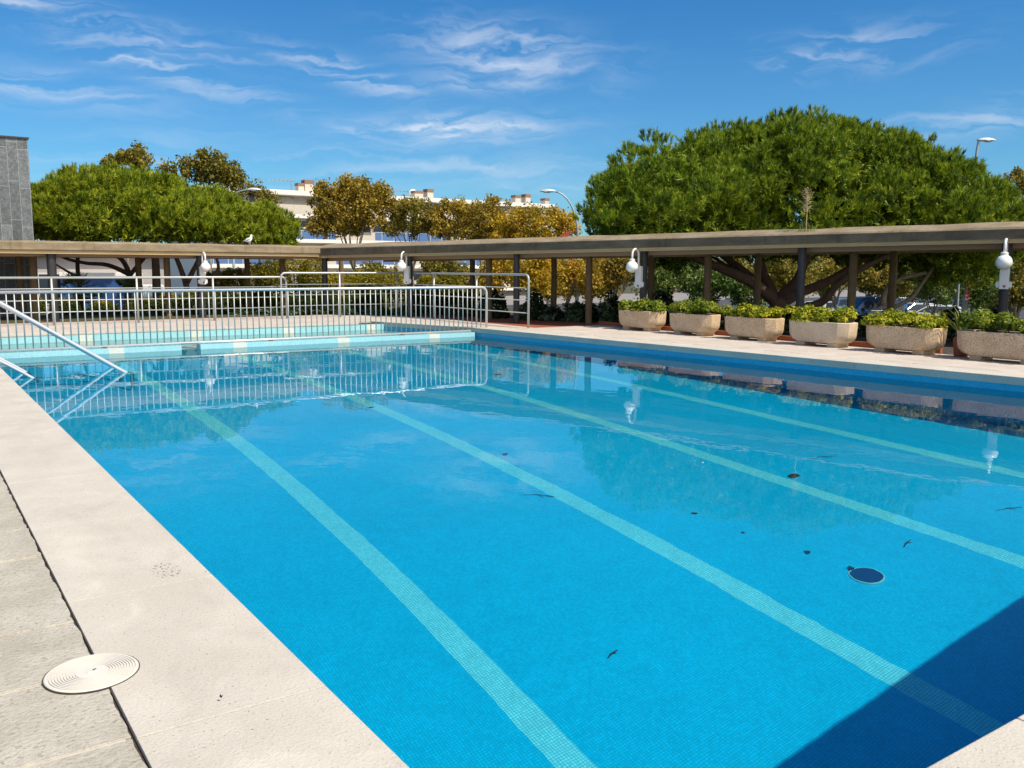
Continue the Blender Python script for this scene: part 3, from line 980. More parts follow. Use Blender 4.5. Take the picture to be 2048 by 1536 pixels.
# the neck brings the globe out to the pool side of each post
def lamp_at(px_globe, px_post, y_row, zc, label):
    post = on_row(px_post, 0.0) if y_row is None else ony(px_post, 560, y_row).xy
    post = Vector((post.x, post.y))
    v = ray(px_globe, 535); vv = Vector((v.x, v.y)).normalized()
    # point on that sight line 0.5 m from the post
    best = None
    for k in range(240):
        s_ = (post.length - 0.72) + k * 0.003
        q = vv * s_
        e = abs((q - post).length - 0.50)
        if best is None or e < best[0]: best = (e, q)
    g = best[1]
    u = (g - post).normalized()
    bx = post + u * 0.10
    lamp = thing('globe_lamp', (bx.x, bx.y, zc), label, 'wall lamp', 'white globe lamps on the pergola posts')
    n = Vector((-u.y, u.x)); r = 0.158
    MB().ball((g.x, g.y, zc), r, 28, 18).build('globe', 'white_plastic', lamp, smooth=True)
    MB().lathe([(0.066, 0.0), (0.074, 0.01), (0.074, 0.055), (0.05, 0.07)], (g.x, g.y, zc + r - 0.02), 20).build('collar', 'white_enamel', lamp, smooth=True, auto=35)
    top = zc + r + 0.04
    e = post + u * 0.20
    pts = [(g.x, g.y, top - 0.02), (g.x, g.y, top + 0.10)]
    for k in range(1, 12):
        a = math.pi * k / 12; f = 0.5 - 0.5 * math.cos(a)
        q = g + (e - g) * f
        pts.append((q.x, q.y, top + 0.12 + 0.15 * math.sin(a)))
    pts += [(e.x, e.y, top + 0.10), (e.x, e.y, zc - 0.02)]
    MB().tube(pts, 0.029, 12).build('swan_neck', 'white_enamel', lamp, smooth=True)
    c = post + u * 0.17
    mb = MB().obox((c.x, c.y), u, n, 0.06, 0.09, zc - 0.56, zc + 0.02)
    mb.obox((c.x, c.y), u, n, 0.03, 0.15, zc - 0.53, zc - 0.40)
    mb.build('junction_box', 'white_enamel', lamp, bevel=0.012)
    mb = MB()
    pr_ = []
    for k in range(16):
        a = 2 * math.pi * k / 16; rr_ = 0.036 * random.uniform(0.4, 1.3)
        pr_.append((rr_ * math.cos(a) + 0.012, zc - 0.50 + rr_ * 0.9 * math.sin(a)))
    A_ = [post + u * 0.2285 + n * q[0] for q in pr_]; B_ = [post + u * 0.2325 + n * q[0] for q in pr_]
    mb.add([(q.x, q.y, p_[1]) for q, p_ in zip(A_, pr_)] + [(q.x, q.y, p_[1]) for q, p_ in zip(B_, pr_)],
           [tuple(range(16)), tuple(range(16, 32))[::-1]] + [(k, (k + 1) % 16, 16 + (k + 1) % 16, 16 + k) for k in range(16)])
    mb.build('rust_patch', 'rust', lamp)
    return lamp


lamp_at(411, 402, 30.0, 1.60, 'white globe lamp on the far wing of the pergola, beside the left pine')
lamp_at(803, 820, None, 1.64, 'white globe lamp on a dark post above the corner of the steel railing')
lamp_at(1264, 1285, None, 1.65, 'white globe lamp on the dark post above the farthest planter, rusty box below')
lamp_at(2007, 2010, None, 1.76, 'white globe lamp on the post above the nearest planter, largest in view')

# ------------------------------------------------------------------ planters and their shrubs
PLX = 15.76


def planter(y0, y1, label, zr=0.0, mat='planter_concrete'):
    """rounded concrete trough on two feet; flared at the bottom corners"""
    L = y1 - y0; yc = (y0 + y1) / 2; D = 0.58
    o = thing('planter', (PLX + D / 2, yc, 0), label, 'planter', 'concrete planters in a row beside the pool')
    H0, H1 = 0.075, 0.515
    # stacked cut-corner outlines: upright sides, bottom ends rounded off
    lv = []
    RQ = 0.20
    for k in range(7):
        a = math.pi / 2 * k / 6
        lv.append((H0 + RQ * (1 - math.cos(a)), 0.22 * (1 - math.sin(a)), 0.05 * (1 - math.sin(a)) ** 1.5))
    lv += [(H1 - 0.012, -0.012, -0.006), (H1, -0.004, 0.0), (H1, 0.055, 0.055), (H1 - 0.09, 0.065, 0.065)]
    vs_ = []; fs_ = []
    for z, iy, ix in lv:
        a, b = yc - L / 2 + iy, yc + L / 2 - iy
        x0, x1 = PLX + ix, PLX + D - ix
        cx_, cy_ = 0.15, 0.17
        ring = []
        for (cx, cy, sx, sy) in ((x0, a, 1, 1), (x1, a, -1, 1), (x1, b, -1, -1), (x0, b, 1, -1)):
            p1, p2 = (cx + sx * cx_, cy), (cx, cy + sy * cy_)
            mid = (cx + sx * cx_ * 0.44, cy + sy * cy_ * 0.44)
            ring += [p2, mid, p1] if (sx * sy > 0) else [p1, mid, p2]
        vs_ += [(q[0], q[1], z) for q in ring]
    n = 12
    for i in range(len(lv) - 1):
        for k in range(n):
            p = i * n + k; q = i * n + (k + 1) % n
            fs_.append((p, q, q + n, p + n))
    fs_.append(tuple(range(n))[::-1])
    body = MB().add(vs_, fs_).build('trough', mat, o, smooth=True, auto=22)
    MB().prism([(PLX + 0.065, yc - L / 2 + 0.08), (PLX + D - 0.065, yc - L / 2 + 0.08), (PLX + D - 0.065, yc + L / 2 - 0.08), (PLX + 0.065, yc + L / 2 - 0.08)], H1 - 0.30, H1 - 0.07).build('soil', 'earth', o)
    for s_ in (-0.27, 0.27):
        MB().box((PLX + 0.075, yc + s_ * L - 0.11, -0.004), (PLX + D - 0.08, yc + s_ * L + 0.11, H0 + 0.012)).build('foot', mat, o, bevel=0.012)
    o.rotation_euler.z = zr
    return o


def planter_shrub(y0, y1, label, seed, mat='planter_leaves', vigour=1.0):
    global rng
    rng = np.random.default_rng(seed)
    L = y1 - y0; yc = (y0 + y1) / 2; xc = PLX + 0.29
    o = thing('planter_shrub', (xc, yc, 0.43), label, 'shrub', 'yellow green shrubs growing in the planters')
    m = 34
    cc = np.stack([xc + rng.uniform(-0.25, 0.22, m), yc + rng.uniform(-0.48, 0.48, m) * L, 0.545 + rng.uniform(-0.02, 0.15, m) * vigour], 1)
    cr = rng.uniform(0.08, 0.18, m)
    K = 62
    d = unit(rng.normal(size=(m * K, 3))); d[:, 2] = np.abs(d[:, 2]) * 0.9 - 0.15; d = unit(d)
    c = np.repeat(cc, K, 0) + d * np.repeat(cr, K)[:, None] * rng.uniform(0.75, 1.1, size=(m * K, 1))
    c[:, 2] = np.maximum(c[:, 2], 0.44)
    # rosettes of three leaves at every tip
    c3 = np.repeat(c, 3, 0) + rng.normal(size=(m * K * 3, 3)) * 0.012
    v = leaf_quads(c3, 0.062, 0.62, np.repeat(d, 3, 0) + np.array([0, 0, 0.5]), 0.55)
    np_mesh('leaves', v, 4, mat, o)
    mb = MB()
    a = Vector((xc, yc, 0.42))
    mb.tube([a, a + Vector((random.uniform(-.05, .05), random.uniform(-.05, .05), 0.20))], [0.014, 0.005], 6)
    mb.build('stem', 'twig', o)
    return o


PL = []
for pl, pr in (((1237, 655.5), (1330, 663)), ((1338, 664), (1440, 672)), ((1449, 673.5), (1568, 681)), ((1578, 683), (1716, 691)), ((1734, 697), (1895, 706)), ((1917, 708), (2130, 729))):
    def yx(px, dx):
        v = ray(px, 600); return v.y / v.x * (PLX + dx)
    PL.append((yx(pr[0], 0.40), yx(pl[0], 0.10)))
pl_lab = ['pale concrete planter farthest along the row, under the rusty lamp box', 'concrete planter second from the far end, bare twig on its rim', 'concrete planter third from the far end, before the pine trunk',
          'concrete planter with streaked pale front, fourth from the far end', 'large speckled concrete planter second nearest the viewer', 'nearest and largest concrete planter, cut off at the right edge']
sh_lab = ['low yellow green shrub filling the farthest planter', 'bushy green shrub with a dry stalk in the second farthest planter', 'yellow green shrub in the third farthest planter, before the pine trunk',
          'bright yellow shrub in the streaked fourth planter from the far end', 'yellow green shrub in the planter second nearest the viewer', 'spreading green shrub in the nearest planter at the right edge']
rr = [0.012, -0.015, 0.01, -0.012, 0.016, 0.0]
for i, (a, b) in enumerate(PL):
    planter(a, b, pl_lab[i], rr[i], 'planter_concrete_pale' if i == 3 else 'planter_concrete')
    planter_shrub(a + 0.05, b - 0.05, sh_lab[i], 50 + i, ('planter_leaves_green', 'planter_leaves_green', 'planter_leaves', 'planter_leaves', 'planter_leaves', 'planter_leaves_green')[i], (1.0, 1.25, 0.8, 1.1, 0.9, 1.35)[i])

# grassy plant with strap leaves between the last two planters
o = thing('spider_plant', (16.25, PL[5][1] + 0.10, 0), 'strappy pale leaved plant beside the nearest planter', 'plant')
mb = MB()
for k in range(26):
    a = random.uniform(0, 2 * math.pi); L = random.uniform(0.35, 0.8); h = random.uniform(0.45, 0.95)
    c0 = Vector((16.25, PL[5][1] + 0.10, 0.35)); d = Vector((math.cos(a), math.sin(a), 0)); sd = Vector((-d.y, d.x, 0)) * 0.010
    p0, p1, p2 = c0, c0 + d * L * 0.35 + Vector((0, 0, h * 0.55)), c0 + d * L * 0.75 + Vector((0, 0, h * 0.45 if k % 2 else h * 0.75))
    mb.add([p0 - sd, p0 + sd, p1 + sd, p1 - sd, p2], [(0, 1, 2, 3), (3, 2, 4)])
mb.build('leaves', 'grass_blades', o)
MB().lathe([(0.12, 0.0), (0.15, 0.30), (0.13, 0.36)], (16.25, PL[5][1] + 0.10, 0.0), 12).build('pot', 'terracotta', o, smooth=True, auto=40)

# ------------------------------------------------------------------ railings
fr = thing('front_railing', (7.0, 20.4, 0), 'steel railing with close upright bars on the wall between the pools', 'railing')
YR = 20.42
mb = MB()
XE = ony(973, 580, YR).x
pts = [(XL + 0.05, YR, 0.0)] if False else [(XL + 0.04, YR, 1.09), (XE - 0.16, YR, 1.09)]
for k in range(1, 7):
    a = math.pi / 2 * k / 6
    pts.append((XE - 0.16 + 0.16 * math.sin(a), YR, 1.09 - 0.16 + 0.16 * math.cos(a)))
pts.append((XE, YR, -0.002))
mb.tube(pts, 0.032, 12).build('top_rail', 'steel', fr, smooth=True)
XBR = ony(941, 663, YR).x
MB().tube([(XL + 0.01, YR, -0.075), (XBR, YR, -0.075)], 0.026, 10).build('bottom_rail', 'steel', fr, smooth=True)
base_bal = None
x = XL + 0.09
while x < XE - 0.10:
    if base_bal is None:
        base_bal = MB().tube([(0, 0, -1.155), (0, 0, -0.02)], 0.0135, 8).build('baluster', 'galvanised', None, smooth=True)
        b = base_bal
    else:
        b = base_bal.copy(); COL.objects.link(b)
    b.parent = fr
    b.location = Vector((x, YR, 1.09 if x < XBR else 1.09)) - Vector(fr.location)
    if x >= XBR: b.scale.z = 0.955
    x += 0.142
for px in (208, 542, 806):
    xb = ony(px, 690, YR).x
    mb = MB().box((xb - 0.05, YR - 0.035, -0.117), (xb + 0.05, YR + 0.035, -0.100))
    mb.lathe([(0.012, -0.105), (0.012, -0.09)], (xb, YR, 0), 8)
    mb.build('bracket', 'rust', fr, bevel=0.003)

# taller guard rails round the children's pool
HB = (0.40, 0.74, 1.07)


def rail_section(root, path, h, posts, rad=0.032, barz=HB, curve_end=(), low_start=None):
    """top rail over a plan path, posts and three bars"""
    mb = MB(); pts = []
    P = [Vector((p[0], p[1], h)) for p in path]
    r = 0.14
    if 'start' in curve_end:
        d = (P[1] - P[0]).normalized()
        pts += [(P[0].x, P[0].y, 0.0)]
        pts += [tuple(P[0] + d * (r - r * math.cos(a)) + Vector((0, 0, -r + r * math.sin(a)))) for a in [math.pi / 2 * k / 6 for k in range(0, 7)]]
    else:
        pts.append(tuple(P[0]))
    for i in range(1, len(P) - 1):
        d0 = (P[i] - P[i - 1]).normalized(); d1 = (P[i + 1] - P[i]).normalized()
        pts += [tuple(P[i] - d0 * 0.06), tuple(P[i] + (d1 - d0) * 0.012), tuple(P[i] + d1 * 0.06)]
    if 'end' in curve_end:
        d = (P[-1] - P[-2]).normalized()
        pts += [tuple(P[-1] - d * (r - r * math.sin(a)) + Vector((0, 0, -r + r * math.cos(a)))) for a in [math.pi / 2 * k / 6 for k in range(0, 7)]]
        pts += [(P[-1].x, P[-1].y, -0.002)]
    else:
        pts.append(tuple(P[-1]))
    mb.tube(pts, rad, 12).build('top_rail', 'galvanised', root, smooth=True)
    for z in barz:
        MB().tube([(p[0], p[1], z) for p in path], 0.014, 8).build('bar', 'galvanised', root, smooth=True)
    for (x, y) in posts:
        MB().tube([(x, y, -0.003), (x, y, h - 0.005)], 0.030, 12).build('post', 'galvanised', root, smooth=True)


YG = 27.3
g1 = thing('guard_rail', (5, YG, 0), 'grey pipe guard rail with curved end along the far side of the shallow pool', 'railing')
xe = ony(573, 600, YG).x
rail_section(g1, [(-3.0, YG), (xe, YG)], 1.30, [(ony(p, 600, YG).x, YG) for p in (105, 275, 427)] + [(-1.5, YG)], curve_end=('end',), barz=(0.36, 0.68, 1.0))
g2 = thing('guard_rail', (13.5, YG - 0.15, 0), 'tall grey pipe guard rail turning the corner beside the shallow pool', 'railing')
YG2 = YG - 0.18
xs = ony(563, 600, YG2).x; xc = ony(795, 600, YG2).x
ye = 19.57; xe2 = ony(1057, 600, ye).x


def along(px):
    v = ray(px, 600)   # meet the segment (xc,YG2)-(xe2,ye)
    A = Vector((xc, YG2)); D = Vector((xe2, ye)) - A
    det = v.x * (-D.y) - v.y * (-D.x)
    t = (A.x * (-D.y) - A.y * (-D.x)) / det
    return (v.x * t, v.y * t)


rail_section(g2, [(xs, YG2), (xc, YG2), (xe2, ye)], 1.43, [(ony(680, 600, YG2).x, YG2), (xc, YG2), along(868), along(953)], curve_end=('start', 'end'))

# stair handrails running down into the water
for yy, lab in ((16.52, 'steel stair handrail dipping into the water, nearer of the pair'), (17.55, 'steel stair handrail dipping into the water, farther of the pair')):
    hr = thing('handrail', (1.0, yy, 0), lab, 'handrail')
    sl_ = (1.02 + 0.224) / (1.33 - 3.15)
    def hz(x): return -0.224 + (x - 3.15) * sl_
    pts = [(0.74, yy, 0.0), (0.74, yy, 1.22)]
    for k in range(1, 7):
        a = k / 6
        pts.append((0.74 + 0.24 * a, yy, 1.22 + 0.14 * math.sin(a * math.pi * 0.62) - 0.06 * a))
    pts += [(x, yy, hz(x)) for x in (1.15, 2.0, 3.0)]
    pts += [(3.15, yy, hz(3.15) + 0.006), (3.24, yy, hz(3.24) - 0.02), (3.27, yy, hz(3.30) - 0.12), (3.27, yy, -2.3)]
    MB().tube(pts, 0.034, 12).build('upper_tube', 'steel', hr, smooth=True)
    y2 = yy + (0.28 if yy < 17 else -0.15)
    y2 = yy
    dz = -0.98
    pts = [(0.95, yy, 0.0), (0.95, yy, hz(0.95) + dz + 0.0)] if False else [(1.02, yy, -0.004), (1.04, yy, hz(1.04) + dz), (1.72, yy, hz(1.72) + dz), (1.76, yy, hz(1.8) + dz - 0.05), (1.76, yy, -0.9), (1.2415, yy, -0.95)]
    MB().tube(smooth_path(pts[1:], 4), 0.028, 10).build('lower_tube', 'steel', hr, smooth=True)

# ------------------------------------------------------------------ skimmer lid, drain, leaves
q = Vector((0.527, 3.71, 0.0))
sk = thing('skimmer_lid', q, 'round white ribbed skimmer lid set in the near deck', 'lid')
prof = [(0.002, 0.0135)]
for k in range(10):
    r_ = 0.060 + k * 0.0105
    prof += [(r_, 0.0135), (r_ + 0.0012, 0.0085), (r_ + 0.0042, 0.0085), (r_ + 0.0054, 0.0135)]
prof += [(0.168, 0.0135), (0.172, 0.010), (0.172, -0.02)]
mb = MB().lathe([(a, b) for a, b in prof[::-1]], (0, 0, 0), 64)
ob = mb.build('disc', 'lid_plastic', None, smooth=True, auto=25); ob.parent = sk; ob.location = (0, 0, -0.0065)
mb = MB().lathe([(0.022, 0.0), (0.022, 0.0152), (0.018, 0.0162), (0.010, 0.0162)], (0, 0, 0), 24)
ob = mb.build('hub', 'lid_plastic', None, smooth=True, auto=25); ob.parent = sk; ob.location = (0, 0, -0.0065)
mb = MB().box((0.004, -0.004, 0.0), (0.020, 0.004, 0.0168))
ob = mb.build('finger_slot', 'drain_dark', None); ob.parent = sk; ob.rotation_euler.z = 0.6; ob.location = (0, 0, -0.0065)
mb = MB().lathe([(0.1725, 0.001), (0.1725, 0.0025), (0.1765, 0.0025), (0.1765, -0.01)], (0, 0, 0), 64)
ob = mb.build('rim', 'mortar', None, smooth=True, auto=25); ob.parent = sk

def under(px, py):
    """the point of the pool floor seen through the water there"""
    v = ray(px, py).normalized(); t = (ZW - EYE) / v.z; P = Vector((0, 0, EYE)) + t * v
    wv = Vector((v.x, v.y, 0)) / 1.333; cz = math.sqrt(1 - wv.x ** 2 - wv.y ** 2)
    D = 3.0
    for _ in range(12):
        Q = P + Vector((wv.x, wv.y, -cz)) * (D / cz); D = ZW - floor_z(Q.y)
    return Q


DR = under(1733, 1152)
zf = floor_z(DR.y)
dr = thing('pool_drain', (DR[0], DR[1], zf), 'round dark blue drain on the pool floor with pale rim', 'drain')
receiver(MB().lathe([(0.001, 0.018), (0.145, 0.016), (0.150, 0.0)], (DR[0], DR[1], zf), 40).build('grate', 'drain_dark', dr, smooth=True, auto=30))
receiver(MB().lathe([(0.151, 0.002), (0.151, 0.022), (0.161, 0.020), (0.164, 0.0)], (DR[0], DR[1], zf), 40).build('rim', 'white_enamel', dr, smooth=True, auto=30))


def leaf_at(P, label, size, ang, group, mat='wet_leaf', kind='leaf', onfloor=True):
    lobes = 5
    mb = MB()
    c = (0, 0, 0.006)
    pts = []
    for k in range(lobes * 2):
        a = 2 * math.pi * k / (lobes * 2); rad = size * (0.30 if k % 2 == 0 else 0.24) * random.uniform(0.75, 1.2)
        pts.append((rad * math.cos(a), 0.7 * rad * math.sin(a), 0.004 + random.uniform(0, 0.02)))
    mb.add([c] + pts, [(0, 1 + k, 1 + (k + 1) % len(pts)) for k in range(len(pts))])
    o = mb.build('fallen_leaf', mat)
    o.location = P + Vector((0, 0, 0.006)); o.rotation_euler.z = ang
    if onfloor: receiver(o)
    return tag(o, label, 'leaf', group)


def twig_at(P, label, L, ang, onfloor=True):
    mb = MB()
    a = Vector((-L / 2, 0, 0.008)); b = Vector((L / 2, 0, 0.008)); m_ = Vector((0, L * 0.08, 0.012))
    mb.tube([a, m_, b], [0.004, 0.009, 0.005], 6)
    mb.tube([m_, m_ + Vector((L * 0.22, -L * 0.2, 0.006))], [0.006, 0.003], 5)
    o = mb.build('fallen_twig', 'twig'); o.location = P; o.rotation_euler.z = ang
    if onfloor: receiver(o)
    return tag(o, label, 'twig', 'twigs fallen in the pool')


LG = 'dead leaves lying on the pool floor'
leaf_at(under(1588, 952), 'broad dark leaf under water beyond the drain, largest of the sunken leaves', 0.36, 0.4, LG)
leaf_at(under(1615, 1105), 'small dark leaf under water just left of the drain', 0.15, 1.0, LG)
leaf_at(under(1487, 1066), 'tiny dark leaf on the pool floor between the middle stripes', 0.08, 2.0, LG)
leaf_at(under(995, 749), 'dark leaf under the reflection of the railing end', 0.42, 0.2, LG)
leaf_at(under(1010, 909), 'grey leaf beside the second stripe from the left', 0.22, 0.7, LG)
leaf_at(under(743, 815), 'dark leaf lying on the second stripe from the left', 0.24, 0.9, LG)
leaf_at(under(1702, 1138), 'dark green leaf caught against the left rim of the drain', 0.15, 0.9, LG)
leaf_at(under(1390, 1027), 'thin curled leaf under the reflection of the big pine', 0.14, 2.6, LG)
leaf_at(Vector((onz(1405, 930, ZW).x, onz(1405, 930, ZW).y, ZW + 0.001)), 'small pale petal floating on the water in mid pool', 0.05, 0.3, None, 'white_enamel', onfloor=False)
twig_at(under(1073, 992), 'forked dark twig on the pool floor left of the second stripe', 0.42, -0.75)
twig_at(under(1645, 916), 'slim forked twig on the pool floor under the pine reflection', 0.5, -0.25)
twig_at(under(2017, 1018), 'thin dark twig at the right edge of the pool', 0.35, -0.35)
twig_at(under(1816, 1088), 'short reddish twig right of the drain', 0.24, 0.25)
twig_at(under(1225, 1310), 'faint short twig on the floor between the near stripes', 0.16, 0.3)
leaf_at(Vector((onz(443, 1403).x, onz(443, 1403).y, 0.002)), 'small dark scrap of leaf on the near coping slab', 0.022, 0.3, None, onfloor=False)

# ------------------------------------------------------------------ gull on the roof
gp = ony(498, 483, 29.78)
gull = thing('gull', (gp.x, gp.y, 2.37), 'white and grey gull standing on the pergola roof', 'bird')
vd = (Vector((math.cos(R(YAW)), -math.sin(R(YAW)), 0)) * 0.72 + Vector((math.sin(R(YAW)), math.cos(R(YAW)), 0)) * 0.70) * 0.86     # faces right and away
gz0 = 2.355
bd = MB()
sp = []
mbm = bpy.data.meshes.new('body')
verts = []; edges = []; rad = []


def P3(f, u_): return Vector((gp.x, gp.y, gz0)) + vd * f + Vector((0, 0, u_))


chain = [(P3(-0.20, 0.115), 0.012), (P3(-0.13, 0.125), 0.040), (P3(-0.05, 0.14), 0.068), (P3(0.04, 0.165), 0.070), (P3(0.085, 0.215), 0.046), (P3(0.095, 0.265), 0.038), (P3(0.105, 0.300), 0.043), (P3(0.125, 0.305), 0.034)]
bd.tube([c for c, r_ in chain], [r_ for c, r_ in chain], 14)
bd.tube([P3(0.0, 0.12), P3(0.0, 0.06), P3(0.01, 0.0)], [0.014, 0.007, 0.007], 6)
bd.tube([P3(0.03, 0.12) + Vector((0, -0.03, 0)), P3(0.03, 0.06) + Vector((0, -0.03, 0)), P3(0.045, 0.0) + Vector((0, -0.03, 0))], [0.014, 0.007, 0.007], 6)
bd.build('body', 'feather_white', gull, smooth=True)
wg = MB().tube([P3(0.05, 0.185) + Vector((-0.02, -0.055, 0)), P3(-0.05, 0.165) + Vector((-0.02, -0.065, 0)), P3(-0.16, 0.125) + Vector((-0.02, -0.04, 0)), P3(-0.25, 0.105) + Vector((-0.01, -0.01, 0))], [0.018, 0.030, 0.022, 0.005], 8)
wg.build('wing', 'feather_grey', gull, smooth=True)
MB().tube([P3(0.155, 0.302), P3(0.185, 0.295), P3(0.205, 0.284)], [0.013, 0.010, 0.003], 8).build('beak', 'beak', gull, smooth=True)
MB().ball(P3(0.135, 0.315) + Vector((-0.015, -0.03, 0)), 0.006, 8, 6).build('eye', 'car_black', gull, smooth=True)

# tall dry weed growing out of the roof edge
wq = on_row(1607, 0.05); wt = (wq - P0).dot(PU) / PD.length; wz = roof_z(wt)[0] + 0.09
wd = thing('roof_weed', (wq.x, wq.y, wz), 'tall dry weed with pale seed head growing on the pergola roof', 'weed')
mb = MB()
base = Vector((wq.x, wq.y, wz))
HW = 0.95
mb.tube([base, base + Vector((0.02, 0, HW * 0.5)), base + Vector((-0.01, 0, HW))], [0.011, 0.009, 0.006], 6)
for k in range(26):
    z = HW * random.uniform(0.5, 0.98); a = random.uniform(0, 6.28); l = random.uniform(0.05, 0.15) * (1.25 - z / HW * 0.6)
    p = base + Vector((0.0, 0, z))
    mb.tube([p, p + Vector((math.cos(a) * l, math.sin(a) * l, l * 0.9))], [0.006, 0.003], 4)
mb.build('stalk', 'dry_stalk', wd)
cc = np.array([[base.x + random.gauss(0, 0.07), base.y + random.gauss(0, 0.07), base.z + HW * random.uniform(0.5, 1.1)] for _ in range(440)])
np_mesh('seed_head', leaf_quads(cc, 0.020, 0.6), 4, 'dry_leaf', wd)
mb = MB()
for k in range(70):
    a = random.uniform(0, 6.28); l = random.uniform(0.08, 0.26); d = Vector((math.cos(a), math.sin(a), 0)); s_ = Vector((-d.y, d.x, 0)) * 0.005
    b = base + d * random.uniform(0, 0.10) + PD.to_3d().normalized() * random.uniform(-0.2, 0.2)
    mb.add([b - s_, b + s_, b + d * l * 0.5 + Vector((0, 0, l))], [(0, 1, 2)])
mb.build('grass_tuft', 'grass_blades', wd)
#@@END_PART2

# ------------------------------------------------------------------ vegetation


def ell_points(n, surface=0.0, up_only=False):
    d = unit(rng.normal(size=(n, 3)))
    if up_only: d[:, 2] = np.where(d[:, 2] < -0.25, -d[:, 2], d[:, 2])
    r = rng.uniform(surface, 1.0, size=(n, 1)) ** (1 / 2.0)
    return d, d * r


HV = Vector((math.sin(R(YAW)), math.cos(R(YAW)), 0))


def frame_at(px, py, D):
    c = atd(px, py, D)
    return np.array(c), D / F_PX / math.cos(R(PITCH))


RIGHT = np.array([math.cos(R(YAW)), -math.sin(R(YAW)), 0.0]); DEEP = np.array([HV.x, HV.y, 0.0]); UPV = np.array([0, 0, 1.0])


def blob_clumps(blobs, D, density, surface):
    """clump centres spread through a set of ellipsoids; returns centres and outward directions"""
    C_, N_ = [], []
    for b in blobs:
        px, py, rx, ry = b[:4]; dd = b[4] if len(b) > 4 else 0.0
        c, s = frame_at(px, py, D + dd)
        R3 = np.array([rx * s, (b[5] if len(b) > 5 else (rx + ry) * 0.5 * s), ry * s])
        n = max(4, int(density * (R3[0] * R3[1] * R3[2]) ** (2 / 3)))
        d, p = ell_points(n, surface)
        q = c + RIGHT * (p[:, :1] * R3[0]) + DEEP * (p[:, 1:2] * R3[1]) + UPV * (p[:, 2:] * R3[2])
        nn = RIGHT * (d[:, :1] / R3[0]) + DEEP * (d[:, 1:2] / R3[1]) + UPV * (d[:, 2:] / R3[2])
        C_.append(q); N_.append(unit(nn))
    return np.concatenate(C_), np.concatenate(N_)


def broadleaf(name, blobs, D, mat, label, cat='tree', group=None, leaf=0.17, density=21, per=95, clump=0.55, stems=None, trunk_px=None, seed=1, trunk_r=0.13, surface=0.25, bark='bark_grey', zb=None, stemname='trunk', cull=0.0):
    global rng
    rng = np.random.default_rng(seed)
    rnd = random.Random(seed)
    c0, s0 = frame_at(trunk_px if trunk_px else sum(b[0] for b in blobs) / len(blobs), 560, D)
    gz = ground_z(c0[0], c0[1]) if zb is None else zb
    o = thing(name, (c0[0], c0[1], gz), label, cat, group)
    C_, N_ = blob_clumps(blobs, D, density, surface)
    m = len(C_)
    cs = clump * rng.uniform(0.5, 1.25, m)
    d = unit(rng.normal(size=(m * per, 3)))
    pts = np.repeat(C_, per, 0) + d * (np.repeat(cs, per)[:, None] * rng.uniform(0.1, 1.0, size=(m * per, 1)) ** 0.6)
    pts = pts[pts[:, 2] > gz + 0.02]
    np_mesh('crown' if cat == 'tree' else 'leaves', leaf_quads(pts, leaf, 0.75), 4, mat, o)
    mb = MB()
    base = Vector((c0[0], c0[1], gz))
    cen = C_.mean(0)
    fork = base + (Vector(cen) - base) * 0.45
    if stems is None: stems = 5
    limb(mb, [base + Vector((0, 0, -0.1)), base + (fork - base) * 0.5 + Vector((rnd.uniform(-.1, .1), rnd.uniform(-.1, .1), 0)), fork], trunk_r, trunk_r * 0.7)
    for k in range(stems):
        e = Vector(C_[int(rnd.random() * m)]); e = e + (Vector(cen) - e) * 0.15
        mid = fork + (e - fork) * 0.5 + Vector((rnd.uniform(-.3, .3), rnd.uniform(-.3, .3), rnd.uniform(-0.1, .25))) * min(1, trunk_r * 8)
        limb(mb, [fork - Vector((0, 0, 0.15 * trunk_r * 6)), mid, e], trunk_r * 0.55, trunk_r * 0.14, 6)
    mb.build(stemname, bark, o, smooth=True)
    return o


